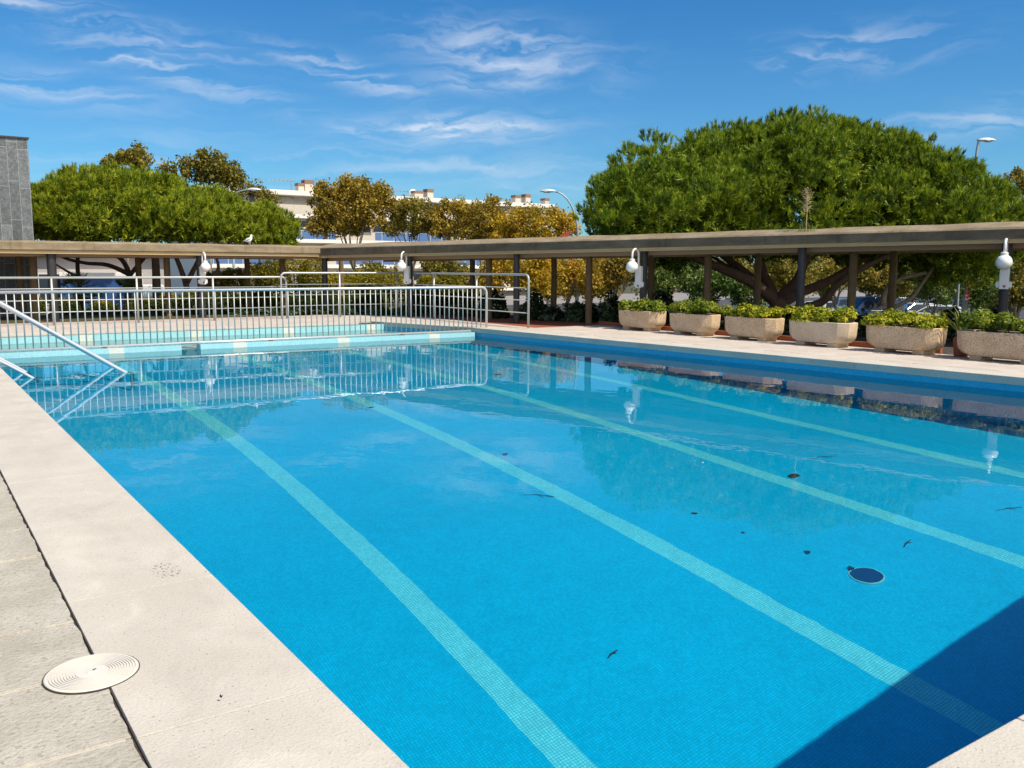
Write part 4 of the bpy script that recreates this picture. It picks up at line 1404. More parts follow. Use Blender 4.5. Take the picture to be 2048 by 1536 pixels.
def pine_crown(blobs, D, zcut, mat, parent, nclump, tufts, K, length, width, seed, csize=(0.5, 0.95), fill=0):
    global rng
    rng = np.random.default_rng(seed)
    E = []
    for px, py, rx, ry, dd, rd in blobs:
        c, s = frame_at(px, py, D + dd); E.append((c, np.array([rx * s, rd, ry * s])))
    area = np.array([(e[1][0] * e[1][1] * e[1][2]) ** (2 / 3) for e in E])
    cen, nor = [], []
    for (c, R3), a in zip(E, area / area.sum()):
        n = int(nclump * a) + 3
        d = unit(rng.normal(size=(n, 3)))
        flip = rng.random(n) < 0.75
        d[:, 2] = np.where((d[:, 2] < 0) & flip, -d[:, 2], d[:, 2])
        r = np.where(rng.random((n, 1)) < 0.72, rng.uniform(0.86, 1.01, (n, 1)), rng.uniform(0.55, 0.86, (n, 1)))
        q = c + RIGHT * (d[:, :1] * R3[0] * r) + DEEP * (d[:, 1:2] * R3[1] * r) + UPV * (d[:, 2:] * R3[2] * r)
        nn = unit(RIGHT * (d[:, :1] / R3[0]) + DEEP * (d[:, 1:2] / R3[1]) + UPV * (d[:, 2:] / R3[2]))
        cen.append(q); nor.append(nn)
    cen = np.concatenate(cen); nor = np.concatenate(nor)
    ok = cen[:, 2] > zcut
    # drop clumps deep inside another ellipsoid
    for c, R3 in E:
        q = cen - c
        k = ((q @ RIGHT) / R3[0]) ** 2 + ((q @ DEEP) / R3[1]) ** 2 + (q[:, 2] / R3[2]) ** 2
        ok &= k > 0.26
    cen, nor = cen[ok], nor[ok]
    m = len(cen)
    cr = rng.uniform(csize[0], csize[1], m)
    d = unit(rng.normal(size=(m * tufts, 3)) + np.repeat(unit(nor + [0, 0, 0.5]), tufts, 0) * 0.9)
    b = np.repeat(cen, tufts, 0) + d * (np.repeat(cr, tufts)[:, None] * np.array([1, 1, 0.72]) * rng.uniform(0.55, 1.0, size=(m * tufts, 1)))
    n = unit(d * 0.55 + np.array([0, 0, 0.8]) + 0.18 * rng.normal(size=d.shape))
    v = tuft_tris(b, n, K, length, width, 0.62)
    # inner shoots that close the crown
    fv = []
    for (c, R3), a in zip(E, area / area.sum()):
        nn_ = int(fill * a) + 4
        d = unit(rng.normal(size=(nn_, 3))); r = rng.uniform(0.2, 0.86, (nn_, 1)) ** 0.6
        q = c + RIGHT * (d[:, :1] * R3[0] * r) + DEEP * (d[:, 1:2] * R3[1] * r) + UPV * (d[:, 2:] * R3[2] * r)
        q = q[q[:, 2] > zcut - 0.05]
        fv.append(tuft_tris(q, unit(rng.normal(size=q.shape) + [0, 0, 0.6]), 14, length * 1.25, width * 2.2, 1.4))
    np_mesh('crown', np.concatenate([v] + fv), 3, mat, parent)
    return cen


def pine_limbs(parent, D, specs, bark='bark_pine', seed=3):
    """trunk and limbs: lists of (px, py, dD) with start and end radius"""
    mb = MB()
    for pts, r0, r1 in specs:
        limb(mb, [atd(px, py, D + dd) for px, py, dd in pts], r0 * 0.8, r1 * 0.75, 10)
    return mb.build('trunk', bark, parent, smooth=True)


# the big umbrella pine
DP = 29.5
b0 = atd(1562, 645, DP)
pine1 = thing('pine_tree', (b0.x, b0.y, ground_z(b0.x, b0.y)), 'big dark green umbrella pine with spreading limbs behind the planters', 'tree')
zc = atd(1500, 492, DP).z
pine_crown([(1600, 458, 344, 190, 0.5, 5.4), (1455, 410, 120, 138, 0, 3.6), (1725, 405, 110, 122, 0, 3.6), (1345, 455, 150, 170, -0.5, 4.4), (1815, 462, 122, 128, 0, 5.0), (1985, 466, 62, 66, -1, 3.4), (1240, 455, 62, 98, -1.0, 3.0), (1590, 325, 115, 70, 0, 3.4)],
           DP, zc, 'pine_needles', pine1, 1150, 14, 38, 0.155, 0.0115, 11, (0.27, 0.46), fill=15000)
c_low = pine_crown([(1340, 505, 72, 36, 0.5, 2.4), (1900, 530, 95, 46, 1.0, 3.0), (1560, 497, 260, 26, 3.0, 3.4), (1760, 505, 100, 26, 2.0, 3.0)], DP, -9, 'pine_needles', pine1, 260, 14, 34, 0.155, 0.0115, 12, (0.26, 0.45), fill=2400)
pine_limbs(pine1, DP, [
    ([(1566, 670, 0), (1562, 630, 0), (1552, 596, 0)], 0.42, 0.36),
    ([(1552, 604, 0), (1505, 566, -0.4), (1440, 536, -0.8), (1380, 512, -1.2), (1330, 490, -1.6), (1290, 470, -1.8)], 0.27, 0.10),
    ([(1535, 590, 0), (1498, 552, 0.4), (1460, 522, 0.8), (1420, 492, 1.0), (1370, 450, 1.2)], 0.24, 0.09),
    ([(1548, 596, 0), (1528, 552, 0.5), (1518, 510, 1.0), (1520, 450, 1.2), (1530, 380, 1.2)], 0.27, 0.10),
    ([(1560, 596, 0), (1594, 560, -0.5), (1612, 520, -1.0), (1640, 470, -1.2), (1660, 400, -1.4)], 0.25, 0.09),
    ([(1564, 606, 0), (1600, 586, 0.3), (1668, 556, 0.6), (1720, 522, 0.9), (1770, 490, 1.0), (1830, 450, 1.0)], 0.25, 0.09),
    ([(1562, 624, 0), (1640, 606, -0.6), (1676, 568, -0.9), (1730, 534, -1.2), (1800, 500, -1.4), (1870, 470, -1.5)], 0.20, 0.08),
    ([(1498, 552, 0.4), (1470, 540, 0.9), (1400, 500, 1.5)], 0.12, 0.05),
    ([(1612, 520, -1.0), (1622, 500, -0.6), (1600, 470, -0.2)], 0.13, 0.06),
    ([(1360, 505, -1.3), (1345, 498, -1.2), (1328, 512, -1.0)], 0.06, 0.03),
])
mb = MB()
limb(mb, [atd(1765, 612, DP), atd(1772, 582, DP), atd(1800, 558, DP), atd(1842, 548, DP), atd(1852, 545, DP)], 0.10, 0.06, 8)
limb(mb, [atd(1770, 622, DP), atd(1820, 598, DP - 0.1), atd(1845, 566, DP - 0.1), atd(1868, 533, DP)], 0.075, 0.05, 8)
mb.build('bare_branch', 'bark_pale', pine1, smooth=True)

# the pale green pine on the left
DL = 38.0
b0 = atd(313, 645, DL)
pine2 = thing('pine_tree', (b0.x, b0.y, ground_z(b0.x, b0.y)), 'pale green umbrella pine beside the grey tower, reddish trunk', 'tree')
zc = atd(300, 478, DL).z
pine_crown([(270, 465, 230, 96, 0, 4.0), (150, 458, 96, 80, -0.5, 3.0), (425, 470, 82, 74, -0.5, 3.0), (240, 384, 118, 34, 0, 2.4)],
           DL, zc, 'pine_needles_pale', pine2, 880, 14, 36, 0.165, 0.013, 21, (0.28, 0.48), fill=10000)
pine_limbs(pine2, DL, [
    ([(318, 660, 0), (314, 600, 0), (312, 540, 0), (308, 490, 0), (300, 440, 0)], 0.27, 0.17),
    ([(376, 650, 0.5), (374, 580, 0.5), (364, 545, 0.5), (350, 510, 0.3), (330, 470, 0.2)], 0.20, 0.10),
    ([(374, 565, 0.5), (392, 530, 0.6), (404, 500, 0.8), (420, 460, 1.0)], 0.15, 0.08),
    ([(376, 590, 0.5), (412, 570, 0.4), (436, 540, 0.2), (430, 510, 0.0), (415, 490, 0)], 0.13, 0.06),
    ([(250, 660, 1), (256, 590, 1), (258, 550, 1), (244, 520, 1), (215, 500, 1), (190, 470, 1)], 0.22, 0.08),
    ([(258, 548, 1), (215, 530, 0.8), (170, 526, 0.4), (125, 514, 0.2), (100, 490, 0)], 0.14, 0.06),
    ([(258, 552, 1), (285, 520, 1), (300, 496, 1), (320, 470, 1)], 0.14, 0.06),
    ([(165, 640, 0.5), (160, 580, 0.5), (155, 530, 0.5), (160, 490, 0.5), (170, 460, 0.5)], 0.16, 0.07),
    ([(160, 556, 0.5), (130, 540, 0.2), (105, 524, 0)], 0.09, 0.04),
])
DS = 41.0
b0 = atd(552, 640, DS)
pine3 = thing('pine_tree', (b0.x, b0.y, ground_z(b0.x, b0.y)), 'small bushy green pine at the right foot of the pale pine', 'tree')
pine_crown([(548, 468, 40, 42, 0, 1.2), (520, 455, 30, 38, 0, 1.1), (555, 485, 32, 22, 0, 1.0)], DS, atd(552, 500, DS).z, 'pine_needles_pale', pine3, 130, 13, 34, 0.16, 0.013, 31, (0.22, 0.38), fill=700)
pine_limbs(pine3, DS, [([(552, 640, 0), (550, 560, 0), (548, 500, 0), (545, 460, 0)], 0.12, 0.05), ([(549, 520, 0), (530, 490, 0), (520, 460, 0)], 0.06, 0.03)])

# plane trees in autumn leaf, along the street
GA = 'autumn plane trees along the street'
broadleaf('plane_tree', [(245, 332, 42, 24), (278, 315, 24, 18)], 56, 'olive_autumn', 'brown autumn tree top showing above the left of the pale pine', group=GA, seed=101, trunk_px=250, leaf=0.20)
broadleaf('plane_tree', [(390, 338, 30, 26), (440, 338, 38, 32), (408, 325, 22, 18), (330, 342, 14, 12), (470, 362, 18, 16)], 56, 'olive_autumn', 'brown autumn tree top showing above the right of the pale pine', group=GA, seed=102, trunk_px=420, leaf=0.20)
broadleaf('plane_tree', [(528, 398, 26, 18), (502, 375, 16, 14)], 64, 'olive_autumn', 'small olive brown tree top beside the street lamp head, before the white building', group=GA, seed=103, trunk_px=520)
broadleaf('plane_tree', [(652, 405, 36, 34), (720, 380, 48, 26), (700, 375, 25, 18), (735, 415, 45, 36), (640, 452, 26, 18), (690, 440, 52, 28), (775, 398, 14, 22), (650, 385, 18, 16)], 63, 'autumn_leaves', 'tall orange brown plane tree, highest crown before the white building', group=GA, seed=104, trunk_px=712, stems=9, density=30)
broadleaf('plane_tree', [(830, 430, 46, 28), (805, 410, 28, 20), (815, 455, 46, 16)], 64, 'olive_autumn', 'olive brown plane tree just right of the tallest crown', group=GA, seed=105, trunk_px=828, stems=8)
broadleaf('plane_tree', [(897, 432, 46, 30), (880, 455, 46, 20), (915, 415, 28, 14)], 64, 'autumn_leaves', 'round brown plane tree third in the street row', group=GA, seed=106, trunk_px=890, stems=7)
broadleaf('plane_tree', [(966, 432, 48, 32), (990, 415, 30, 16), (955, 464, 52, 24)], 63, 'autumn_leaves', 'brown and gold plane tree fourth in the street row', group=GA, seed=107, trunk_px=965)
broadleaf('plane_tree', [(1040, 448, 46, 32), (1024, 475, 52, 30)], 61, 'golden_leaves', 'golden plane tree fifth in the street row, before the dish roof', group=GA, seed=108, trunk_px=1035)
broadleaf('plane_tree', [(1100, 455, 42, 36), (1132, 448, 26, 28), (1110, 490, 45, 24)], 58, 'golden_leaves', 'golden plane tree behind the curved street lamp, next to the big pine', group=GA, seed=109, trunk_px=1105)
broadleaf('plane_tree', [(2034, 362, 22, 20), (2060, 385, 34, 34), (2015, 375, 12, 10)], 60, 'olive_autumn', 'orange tinged tree top at the right edge behind the big pine', group=GA, seed=110, trunk_px=2060)
GG = 'golden trees seen under the pergola roof'
broadleaf('golden_tree', [(985, 545, 34, 36), (1010, 530, 26, 24)], 44, 'golden_leaves', 'gold leaved tree under the roof behind the end of the railing', group=GG, seed=111, leaf=0.14, clump=0.50, density=34)
broadleaf('golden_tree', [(1062, 548, 42, 42), (1080, 528, 30, 24)], 42, 'golden_leaves', 'yellow tree under the roof left of the lamp pole', group=GG, seed=112, leaf=0.14, clump=0.50, density=34)
broadleaf('golden_tree', [(1145, 555, 38, 34), (1125, 530, 30, 26)], 46, 'golden_leaves', 'gold and green tree under the roof behind the lamp pole', group=GG, seed=113, leaf=0.14, clump=0.50, density=34)
broadleaf('golden_tree', [(1215, 548, 42, 34), (1248, 535, 34, 24)], 45, 'autumn_leaves', 'amber tree under the roof behind the second lamp box', group=GG, seed=114, leaf=0.14, clump=0.50, density=34)
broadleaf('golden_tree', [(905, 540, 40, 22), (870, 535, 30, 18), (930, 560, 40, 30)], 50, 'olive_autumn', 'bronze tree under the roof left of the middle posts', group=GG, seed=115, leaf=0.15, clump=0.52, density=34)
broadleaf('golden_tree', [(770, 545, 40, 22), (735, 560, 38, 24)], 50, 'olive_autumn', 'bronze tree under the roof behind the globe lamp at the corner', group=GG, seed=116, leaf=0.15, clump=0.52, density=34)
GB = 'green trees and bushes behind the big pine'
broadleaf('leafy_tree', [(1330, 560, 38, 34), (1345, 535, 26, 22)], 44, 'bush_green', 'green tree under the roof left of the pine trunk', group=GB, seed=121, leaf=0.13, clump=0.50, density=34, trunk_r=0.08)
broadleaf('leafy_tree', [(1420, 575, 46, 32), (1440, 552, 34, 24)], 42, 'bush_green', 'dense green tree between the pine limb and the brown post', group=GB, seed=122, leaf=0.13, clump=0.50, density=34, trunk_r=0.08)
broadleaf('leafy_tree', [(1500, 590, 30, 34), (1480, 575, 24, 24)], 40, 'bush_green', 'dark green bush close behind the pine trunk on its left', group=GB, seed=123, leaf=0.13, clump=0.46, density=36, trunk_r=0.07)
broadleaf('leafy_tree', [(1555, 545, 40, 34), (1600, 560, 34, 36)], 54, 'olive_autumn', 'yellowing tree seen through the fork of the pine', group=GB, seed=124, leaf=0.16, clump=0.56, density=32)
broadleaf('leafy_tree', [(1690, 545, 44, 26), (1650, 560, 28, 22)], 58, 'olive_autumn', 'olive tree top above the parked cars, right of the pine fork', group=GB, seed=125, leaf=0.16, clump=0.56, density=32)
broadleaf('leafy_tree', [(1790, 560, 44, 30), (1750, 545, 34, 22)], 56, 'olive_autumn', 'olive tree behind the pale broken branch', group=GB, seed=126, leaf=0.16, clump=0.56, density=32)
broadleaf('leafy_tree', [(1880, 575, 44, 30), (1860, 555, 36, 26)], 44, 'bush_green', 'green bush between broken branch and thin pole', group=GB, seed=127, leaf=0.13, clump=0.50, density=34, trunk_r=0.08)
broadleaf('leafy_tree', [(1975, 592, 44, 34), (1950, 570, 26, 24)], 40, 'bush_green', 'green bush behind the nearest globe lamp', group=GB, seed=128, leaf=0.13, clump=0.46, density=36, trunk_r=0.08)
broadleaf('leafy_tree', [(2045, 560, 26, 56), (2030, 590, 24, 30)], 36, 'olive_autumn', 'olive yellow tree at the right edge behind the nearest globe lamp', group=GB, seed=129, leaf=0.13, clump=0.46, density=36)


GF = 'trees on the far side of the car park'
for i_, (px, py, rx, ry, D_, mat_, lab_) in enumerate([
    (1300, 545, 50, 34, 66, 'olive_autumn', 'far olive tree left of the green tree under the roof'), (1385, 540, 50, 36, 68, 'bush_green', 'far green tree behind the first brown post of the pine'), (1475, 545, 48, 36, 66, 'olive_autumn', 'far bronze tree left of the pine fork'),
    (1560, 530, 50, 40, 70, 'golden_leaves', 'far golden tree glimpsed in the pine fork'), (1640, 535, 46, 36, 68, 'olive_autumn', 'far bronze tree right of the pine fork'), (1730, 540, 50, 36, 70, 'olive_autumn', 'far bronze tree behind the blue van'),
    (1820, 540, 50, 38, 68, 'bush_green', 'far green tree above the broken branch'), (1905, 545, 48, 40, 66, 'olive_autumn', 'far bronze tree behind the thin pole'), (1990, 545, 50, 44, 68, 'bush_green', 'far green tree behind the nearest lamp'),
    (2075, 540, 50, 46, 66, 'olive_autumn', 'far bronze tree at the right edge'), (1180, 545, 46, 36, 72, 'olive_autumn', 'far bronze tree behind the curved lamp pole'), (1090, 548, 46, 34, 72, 'autumn_leaves', 'far brown tree behind the yellow tree')]):
    broadleaf('far_tree', [(px, py, rx, ry), (px + 14, py + 24, rx * 0.8, ry * 0.7)], D_, mat_, lab_, group=GF, seed=400 + i_, leaf=0.20, clump=0.7, density=22, per=80)


# hedge of shrubs behind the far wing: yellow new growth over green
def hedge_shrub(px, top, half, D, label, seed, yellow=0.55):
    global rng
    rng = np.random.default_rng(seed)
    c, s = frame_at(px, 600, D)
    gz = ground_z(c[0], c[1])
    zt = atd(px, top, D).z
    h_ = zt - gz; rx = half * s
    o = thing('hedge_shrub', (c[0], c[1], gz), label, 'shrub', 'hedge shrubs behind the far wing of the pergola')
    for nm, mat, z0, z1, n in (('leaves', 'hedge_green', 0.0, 1 - yellow * 0.8, 3000), ('new_growth', 'hedge_yellow', 1 - yellow, 1.0, 3400)):
        if yellow <= 0.02 and nm == 'new_growth': continue
        z = rng.uniform(z0, z1, n)
        w_ = np.sqrt(np.maximum(0.05, 1 - np.maximum(0, (z - 0.55) / 0.5) ** 2)) * rx
        a = rng.uniform(0, 2 * np.pi, n); r = np.sqrt(rng.uniform(0.3, 1, n)) * w_
        p = c * [1, 1, 0] + RIGHT * (np.cos(a) * r)[:, None] + DEEP * (np.sin(a) * r * 0.8)[:, None] + UPV * (gz + z * h_ + 0.07 * rng.normal(size=n))[:, None]
        A = leaf_quads(p, 0.13, 0.30, UPV + 0.0 * p, 1.0)
        np_mesh(nm, A, 4, mat, o)
    mb = MB()
    b = Vector((c[0], c[1], gz))
    rr_ = random.Random(seed)
    mb.tube([b, b + Vector((0, 0, h_ * 0.8))], [0.03, 0.008], 6)
    mb.build('stem', 'bark_grey', o)
    return o


HS = [(432, 548, 26, 37, 0.45, 'yellow green hedge shrub right beside the far globe lamp'), (470, 540, 26, 37.5, 0.45, 'hedge shrub with yellow tips between lamp and first brown post'), (512, 530, 26, 37, 0.5, 'bright yellow tipped hedge shrub left of the middle brown post'),
      (548, 524, 26, 36.5, 0.5, 'yellow hedge shrub behind the start of the tall guard rail'), (590, 514, 28, 36.5, 0.62, 'tallest yellow hedge shrub beside the corner post'), (628, 516, 26, 36.3, 0.62, 'deep yellow hedge shrub touching the corner post on its left'),
      (672, 548, 27, 37, 0.4, 'rusty green hedge shrub just right of the corner post'), (712, 556, 27, 37.3, 0.3, 'dull green hedge shrub behind the tall guard rail'), (752, 552, 28, 36.8, 0.35, 'olive hedge shrub left of the corner globe lamp'),
      (792, 560, 26, 36.2, 0.3, 'dark hedge shrub under the corner globe lamp'), (858, 556, 26, 34, 0.35, 'green and yellow hedge shrub right of the lamp post'), (900, 552, 26, 33.5, 0.5, 'yellowish hedge shrub left of the paired brown posts'),
      (392, 590, 30, 37, 0.05, 'low dark green hedge shrub under the pine'), (340, 598, 30, 37, 0.05, 'low dark hedge shrub at the foot of the reddish trunk'), (285, 604, 28, 37, 0.05, 'low dark hedge shrub between the palms and the trunk'), (205, 612, 26, 37, 0.05, 'low dark hedge shrub below the big palm'), (130, 606, 24, 37, 0.08, 'low olive hedge shrub left of the big palm'), (72, 604, 16, 37, 0.08, 'low olive hedge shrub beside the tower foot')]
for i, (px, top, half, D, yel, lab) in enumerate(HS):
    hedge_shrub(px, top, half * 1.15, D + 3.6 if i < 12 else D - 2.1, lab, 200 + i, yel)


for i, px in enumerate((440, 482, 526, 572, 618, 662, 706, 750, 842, 880, 925)):
    lab = ['dark green hedge plant right of the far lamp post', 'dark green hedge plant left of the first brown post', 'dark green hedge plant right of the first brown post', 'dark green hedge plant at the curved rail end', 'dark green hedge plant left of the corner post',
           'dark green hedge plant right of the corner post', 'dark green hedge plant behind the second brown post', 'dark green hedge plant behind the rail post', 'dark green hedge plant right of the corner lamp', 'dark green hedge plant behind the rail bars', 'dark green hedge plant left of the paired posts'][i]
    hedge_shrub(px, 590 + 5 * math.sin(i * 2.3), 27, 35.4 if px < 760 else 33.0, lab, 260 + i, 0.01)


# dark ivy mounds on the bank behind the long wing
def mound(px, py, rx, ry, D, label, seed, mat='ivy_dark', leaf=0.11, grp='dark ivy bushes along the terracotta floor'):
    global rng
    rng = np.random.default_rng(seed)
    c, s = frame_at(px, py, D)
    gz = -0.06
    o = thing('ivy_bush', (c[0], c[1], gz), label, 'bush', grp)
    n = int(1500 * max(0.5, rx * ry * s * s / 0.25) ** 0.8)
    d = unit(rng.normal(size=(n, 3))); d[:, 2] = np.abs(d[:, 2])
    lump = 1 + 0.18 * np.sin(d[:, 0] * 7 + seed) * np.cos(d[:, 1] * 6 + seed) + 0.10 * np.sin(d[:, 2] * 11 + seed * 2)
    H = atd(px, py - ry, D).z - gz
    p = np.stack([d[:, 0] * rx * s, d[:, 1] * rx * s * 0.75, d[:, 2] * H], 1) * (lump * rng.uniform(0.8, 1.05, n))[:, None]
    q = c * [1, 1, 0] + RIGHT * p[:, :1] + DEEP * p[:, 1:2] + UPV * (p[:, 2:] + gz)
    np_mesh('leaves', leaf_quads(q, leaf, 0.85, d, 0.5), 4, mat, o)
    mb = MB(); b = Vector((c[0], c[1], gz))
    mb.tube([b, b + Vector((0, 0, H * 0.7))], [0.03, 0.01], 6)
    mb.build('stem', 'bark_grey', o)
    return o


LC = [(430, 632, 28, 12, 31.2, 'low dark ground cover right of the far lamp post'), (485, 631, 28, 12, 31.2, 'low dark ground cover before the first brown post'), (540, 630, 28, 12, 31.0, 'low dark ground cover by the curved rail end'), (595, 629, 28, 12, 30.9, 'low dark ground cover left of the corner post'),
      (700, 628, 28, 13, 30.6, 'low dark ground cover right of the corner post'), (755, 628, 28, 13, 30.4, 'low dark ground cover left of the rail corner'), (812, 627, 28, 16, 30.4, 'low dark ground cover under the corner lamp'), (370, 633, 28, 12, 31.2, 'low dark ground cover left of the far lamp post'),
      (300, 634, 30, 12, 31.2, 'low dark ground cover under the reddish trunk'), (235, 635, 30, 12, 31.2, 'low dark ground cover below the smaller palm'), (170, 636, 30, 12, 31.2, 'low dark ground cover below the wide palm'), (120, 636, 18, 9, 31.2, 'low dark ground cover right of the tower post'), (650, 630, 20, 10, 31.4, 'low dark ground cover behind the corner post')]
for i, (px, py, rx, ry, D, lab) in enumerate(LC):
    mound(px, py, rx, ry, D, lab, 350 + i, leaf=0.09, grp='low ground cover along the far wing')
IV = [(868, 618, 26, 28, 31.5, 'dark ivy bush under the railing, left of the paired posts'), (925, 616, 30, 28, 30.5, 'dark ivy bush behind the paired brown posts'), (985, 614, 30, 30, 29.5, 'dark ivy bush left of the railing end'), (1068, 622, 28, 30, 28.5, 'tall pointed dark ivy bush right of the railing end'),
      (1105, 634, 26, 18, 28, 'low dark ivy bush between two brown posts'), (1165, 628, 38, 24, 27.6, 'wide dark ivy bush at the foot of the lamp pole'), (1222, 622, 22, 34, 27, 'dark ivy bush reaching up beside the farthest planter'), (1328, 606, 26, 20, 27, 'dark broad leaved bush behind the farthest two planters'),
      (1580, 640, 40, 20, 24, 'dark bush at the foot of the pine, behind the middle planters'), (1722, 650, 26, 22, 22.5, 'dark bush in the gap left of the second nearest planter'), (1902, 650, 30, 26, 21, 'dark bush in the gap beside the nearest planter'), (1800, 640, 50, 18, 24, 'low dark bush behind the second nearest planter'), (1450, 640, 50, 18, 25, 'low dark bush behind the second and third planters'), (1985, 650, 45, 24, 20.5, 'low dark bush behind the nearest planter')]
for i, (px, py, rx, ry, D, lab) in enumerate(IV):
    mound(px, py, rx, ry, D, lab, 300 + i)

# fan palms
def fan_palm(px, py, rad, D, label, seed, n=15):
    rnd = random.Random(seed)
    c, s = frame_at(px, py, D); c = Vector(c); Rm = rad * s
    gz = ground_z(c.x, c.y)
    o = thing('fan_palm', (c.x, c.y, gz), label, 'palm', 'fan palms under the left pine')
    mb = MB(); mb.tube([(c.x, c.y, gz), (c.x + 0.03, c.y, (gz + c.z) / 2), (c.x, c.y, c.z)], [0.16, 0.13, 0.10], 10)
    mb.build('trunk', 'bark_pine', o, smooth=True)
    for k in range(n):
        a = rnd.uniform(0, 6.28); e = rnd.uniform(-0.35, 1.2)
        d = Vector((math.cos(a) * math.cos(e), math.sin(a) * math.cos(e), math.sin(e)))
        hub = c + d * Rm * 0.45
        sd = d.cross(Vector((0, 0, 1))).normalized(); up = sd.cross(d)
        mb = MB(); mb.tube([c, hub], [0.012, 0.008], 5)
        for j in range(19):
            th = -1.75 + 3.5 * j / 18
            t_ = d * math.cos(th) + sd * math.sin(th)
            L = Rm * 0.62 * (0.75 + 0.25 * math.cos(th))
            tip = hub + t_ * L - Vector((0, 0, 0.12 * L)); w_ = t_.cross(up) * 0.022
            m_ = hub + t_ * L * 0.5
            mb.add([hub, m_ + w_, tip, m_ - w_], [(0, 1, 2, 3)])
        mb.build('frond', 'palm_leaves', o)
    return o


fan_palm(150, 582, 46, 36.5, 'wide fan palm left of the reddish pine trunk', 5)
fan_palm(256, 580, 34, 36.8, 'smaller fan palm next to the reddish pine trunk', 6)
fan_palm(188, 602, 30, 36.2, 'low spiky fan palm in front between the other two', 8, 11)

# ------------------------------------------------------------------ apartment building
YB = 101.5
bl = thing('apartment_building', (45, YB, GZ), 'long white apartment building with blue glass balconies behind the autumn trees', 'building')
bx0, bx1 = ony(395, 420, YB).x, ony(1085, 420, YB).x
ZR = 10.3
MB().box((bx0, YB, GZ), (bx1, YB + 14, 9.7)).build('wall', 'plaster_white', bl)
MB().box((bx0 - 0.5, YB - 2.2, 9.75), (bx1 + 0.5, YB + 14.5, ZR)).build('roof', 'plaster_white', bl, bevel=0.05)
fl = [(7.25, 8.74, False), (4.45, 5.83, True), (1.55, 2.93, True), (-1.35, 0.03, False)]
bay = 5.1
nb = int((bx1 - bx0) / bay)
for fi, (zs, zt, glass) in enumerate(fl):
    MB().box((bx0 - 0.4, YB - 2.0, zs), (bx1 + 0.4, YB - 0.003, zs + 0.42)).build('balcony_slab', 'plaster_white', bl)
    for k in range(nb):
        xa = bx0 + k * bay; xb = xa + bay
        kind = (k + fi) % 3
        if not glass or kind == 1:
            MB().box((xa + 0.003, YB - 2.0, zs + 0.423), (xb - 0.003, YB - 1.82, zt)).build('parapet', 'plaster_beige', bl)
        else:
            p = MB().box((xa + 0.003, YB - 1.95, zs + 0.423), (xb - 0.003, YB - 1.91, zt)).build('balustrade', 'blue_glass', bl)
            mb = MB()
            for q_ in (0.18, 0.5, 0.82):
                mb.box((xa + bay * q_ - 0.03, YB - 1.99, zs + 0.424), (xa + bay * q_ + 0.03, YB - 1.953, zt))
            mb.build('upright', 'window_frame', p)
            r_ = MB().box((xa + 0.003, YB - 1.98, zt + 0.002), (xb - 0.003, YB - 1.88, zt + 0.06)).build('handrail', 'window_frame', p)
        # set-back wall opening
        z1 = zs + 2.62
        if fi == 0 and k % 2 == 0:
            fr_ = MB().box((xa + 0.8, YB - 0.06, zs + 0.45), (xb - 1.0, YB - 0.004, z1)).build('shutter', 'plaster_white', bl)
        else:
            fr_ = MB().box((xa + 0.7, YB - 0.05, zs + 0.45), (xb - 1.1, YB - 0.004, z1)).build('window', 'window_frame', bl)
            MB().box((xa + 0.78, YB - 0.07, zs + 0.53), ((xa + xb) / 2 - 0.25, YB - 0.053, z1 - 0.08)).build('pane', 'dark_window', fr_)
            MB().box(((xa + xb) / 2 - 0.17, YB - 0.07, zs + 0.53), (xb - 1.18, YB - 0.053, z1 - 0.08)).build('pane', 'dark_window', fr_)
        if k % 2 == (fi % 2):
            MB().box((xb - 0.55, YB - 1.79, zs + 0.43), (xb - 0.25, YB - 0.006, zs + 2.88)).build('partition', 'plaster_grey', bl)
    if fi == 1:
        for k in (1, 3, 6):
            xa = bx0 + k * bay
            MB().add([(xa + 0.3, YB - 0.1, zs + 2.55), (xa + 4.8, YB - 0.1, zs + 2.55), (xa + 4.8, YB - 2.6, zs + 2.1), (xa + 0.3, YB - 2.6, zs + 2.1), (xa + 4.8, YB - 2.6, zs + 1.9), (xa + 0.3, YB - 2.6, zs + 1.9)],
                     [(0, 1, 2, 3), (3, 2, 4, 5)]).build('awning', 'plaster_white', bl)
for px, w_, h_ in ((600, 1.0, 1.1), (616, 1.5, 1.5), (834, 1.6, 1.0), (857, 1.2, 1.3), (1032, 1.2, 1.2), (1052, 1.1, 1.4), (1090, 1.0, 1.0)):
    x = ony(px, 390, YB + 1).x
    ch = MB().box((x - w_ * 0.36, YB + 0.5, ZR - 0.01), (x + w_ * 0.36, YB + 1.5, ZR + h_ * 0.75)).build('chimney', 'plaster_beige', bl)
    MB().box((x - w_ * 0.36 - 0.06, YB + 0.44, ZR + h_ * 0.752), (x + w_ * 0.36 + 0.06, YB + 1.56, ZR + h_ + 0.05)).build('cap', 'brick_red', ch)


hx0, hx1, hy = ony(-40, 520, 66).x, ony(330, 520, 66).x, 66.0
hs = thing('low_house', ((hx0 + hx1) / 2, hy, GZ), 'low pale grey house partly hidden behind the left pine trunks and palms', 'house')
MB().box((hx0, hy, GZ), (hx1, hy + 8, 2.3)).build('wall', 'plaster_grey', hs)
MB().box((hx0 - 0.3, hy - 0.6, 2.303), (hx1 + 0.3, hy + 8.3, 2.6)).build('roof', 'plaster_beige', hs)
for k in range(5):
    xa = hx0 + 1.5 + k * (hx1 - hx0 - 3) / 5
    f_ = MB().box((xa, hy - 0.05, -0.9), (xa + 1.6, hy - 0.003, 1.2)).build('window', 'window_frame', hs)
    MB().box((xa + 0.1, hy - 0.07, -0.8), (xa + 1.5, hy - 0.053, 1.1)).build('pane', 'dark_window', f_)


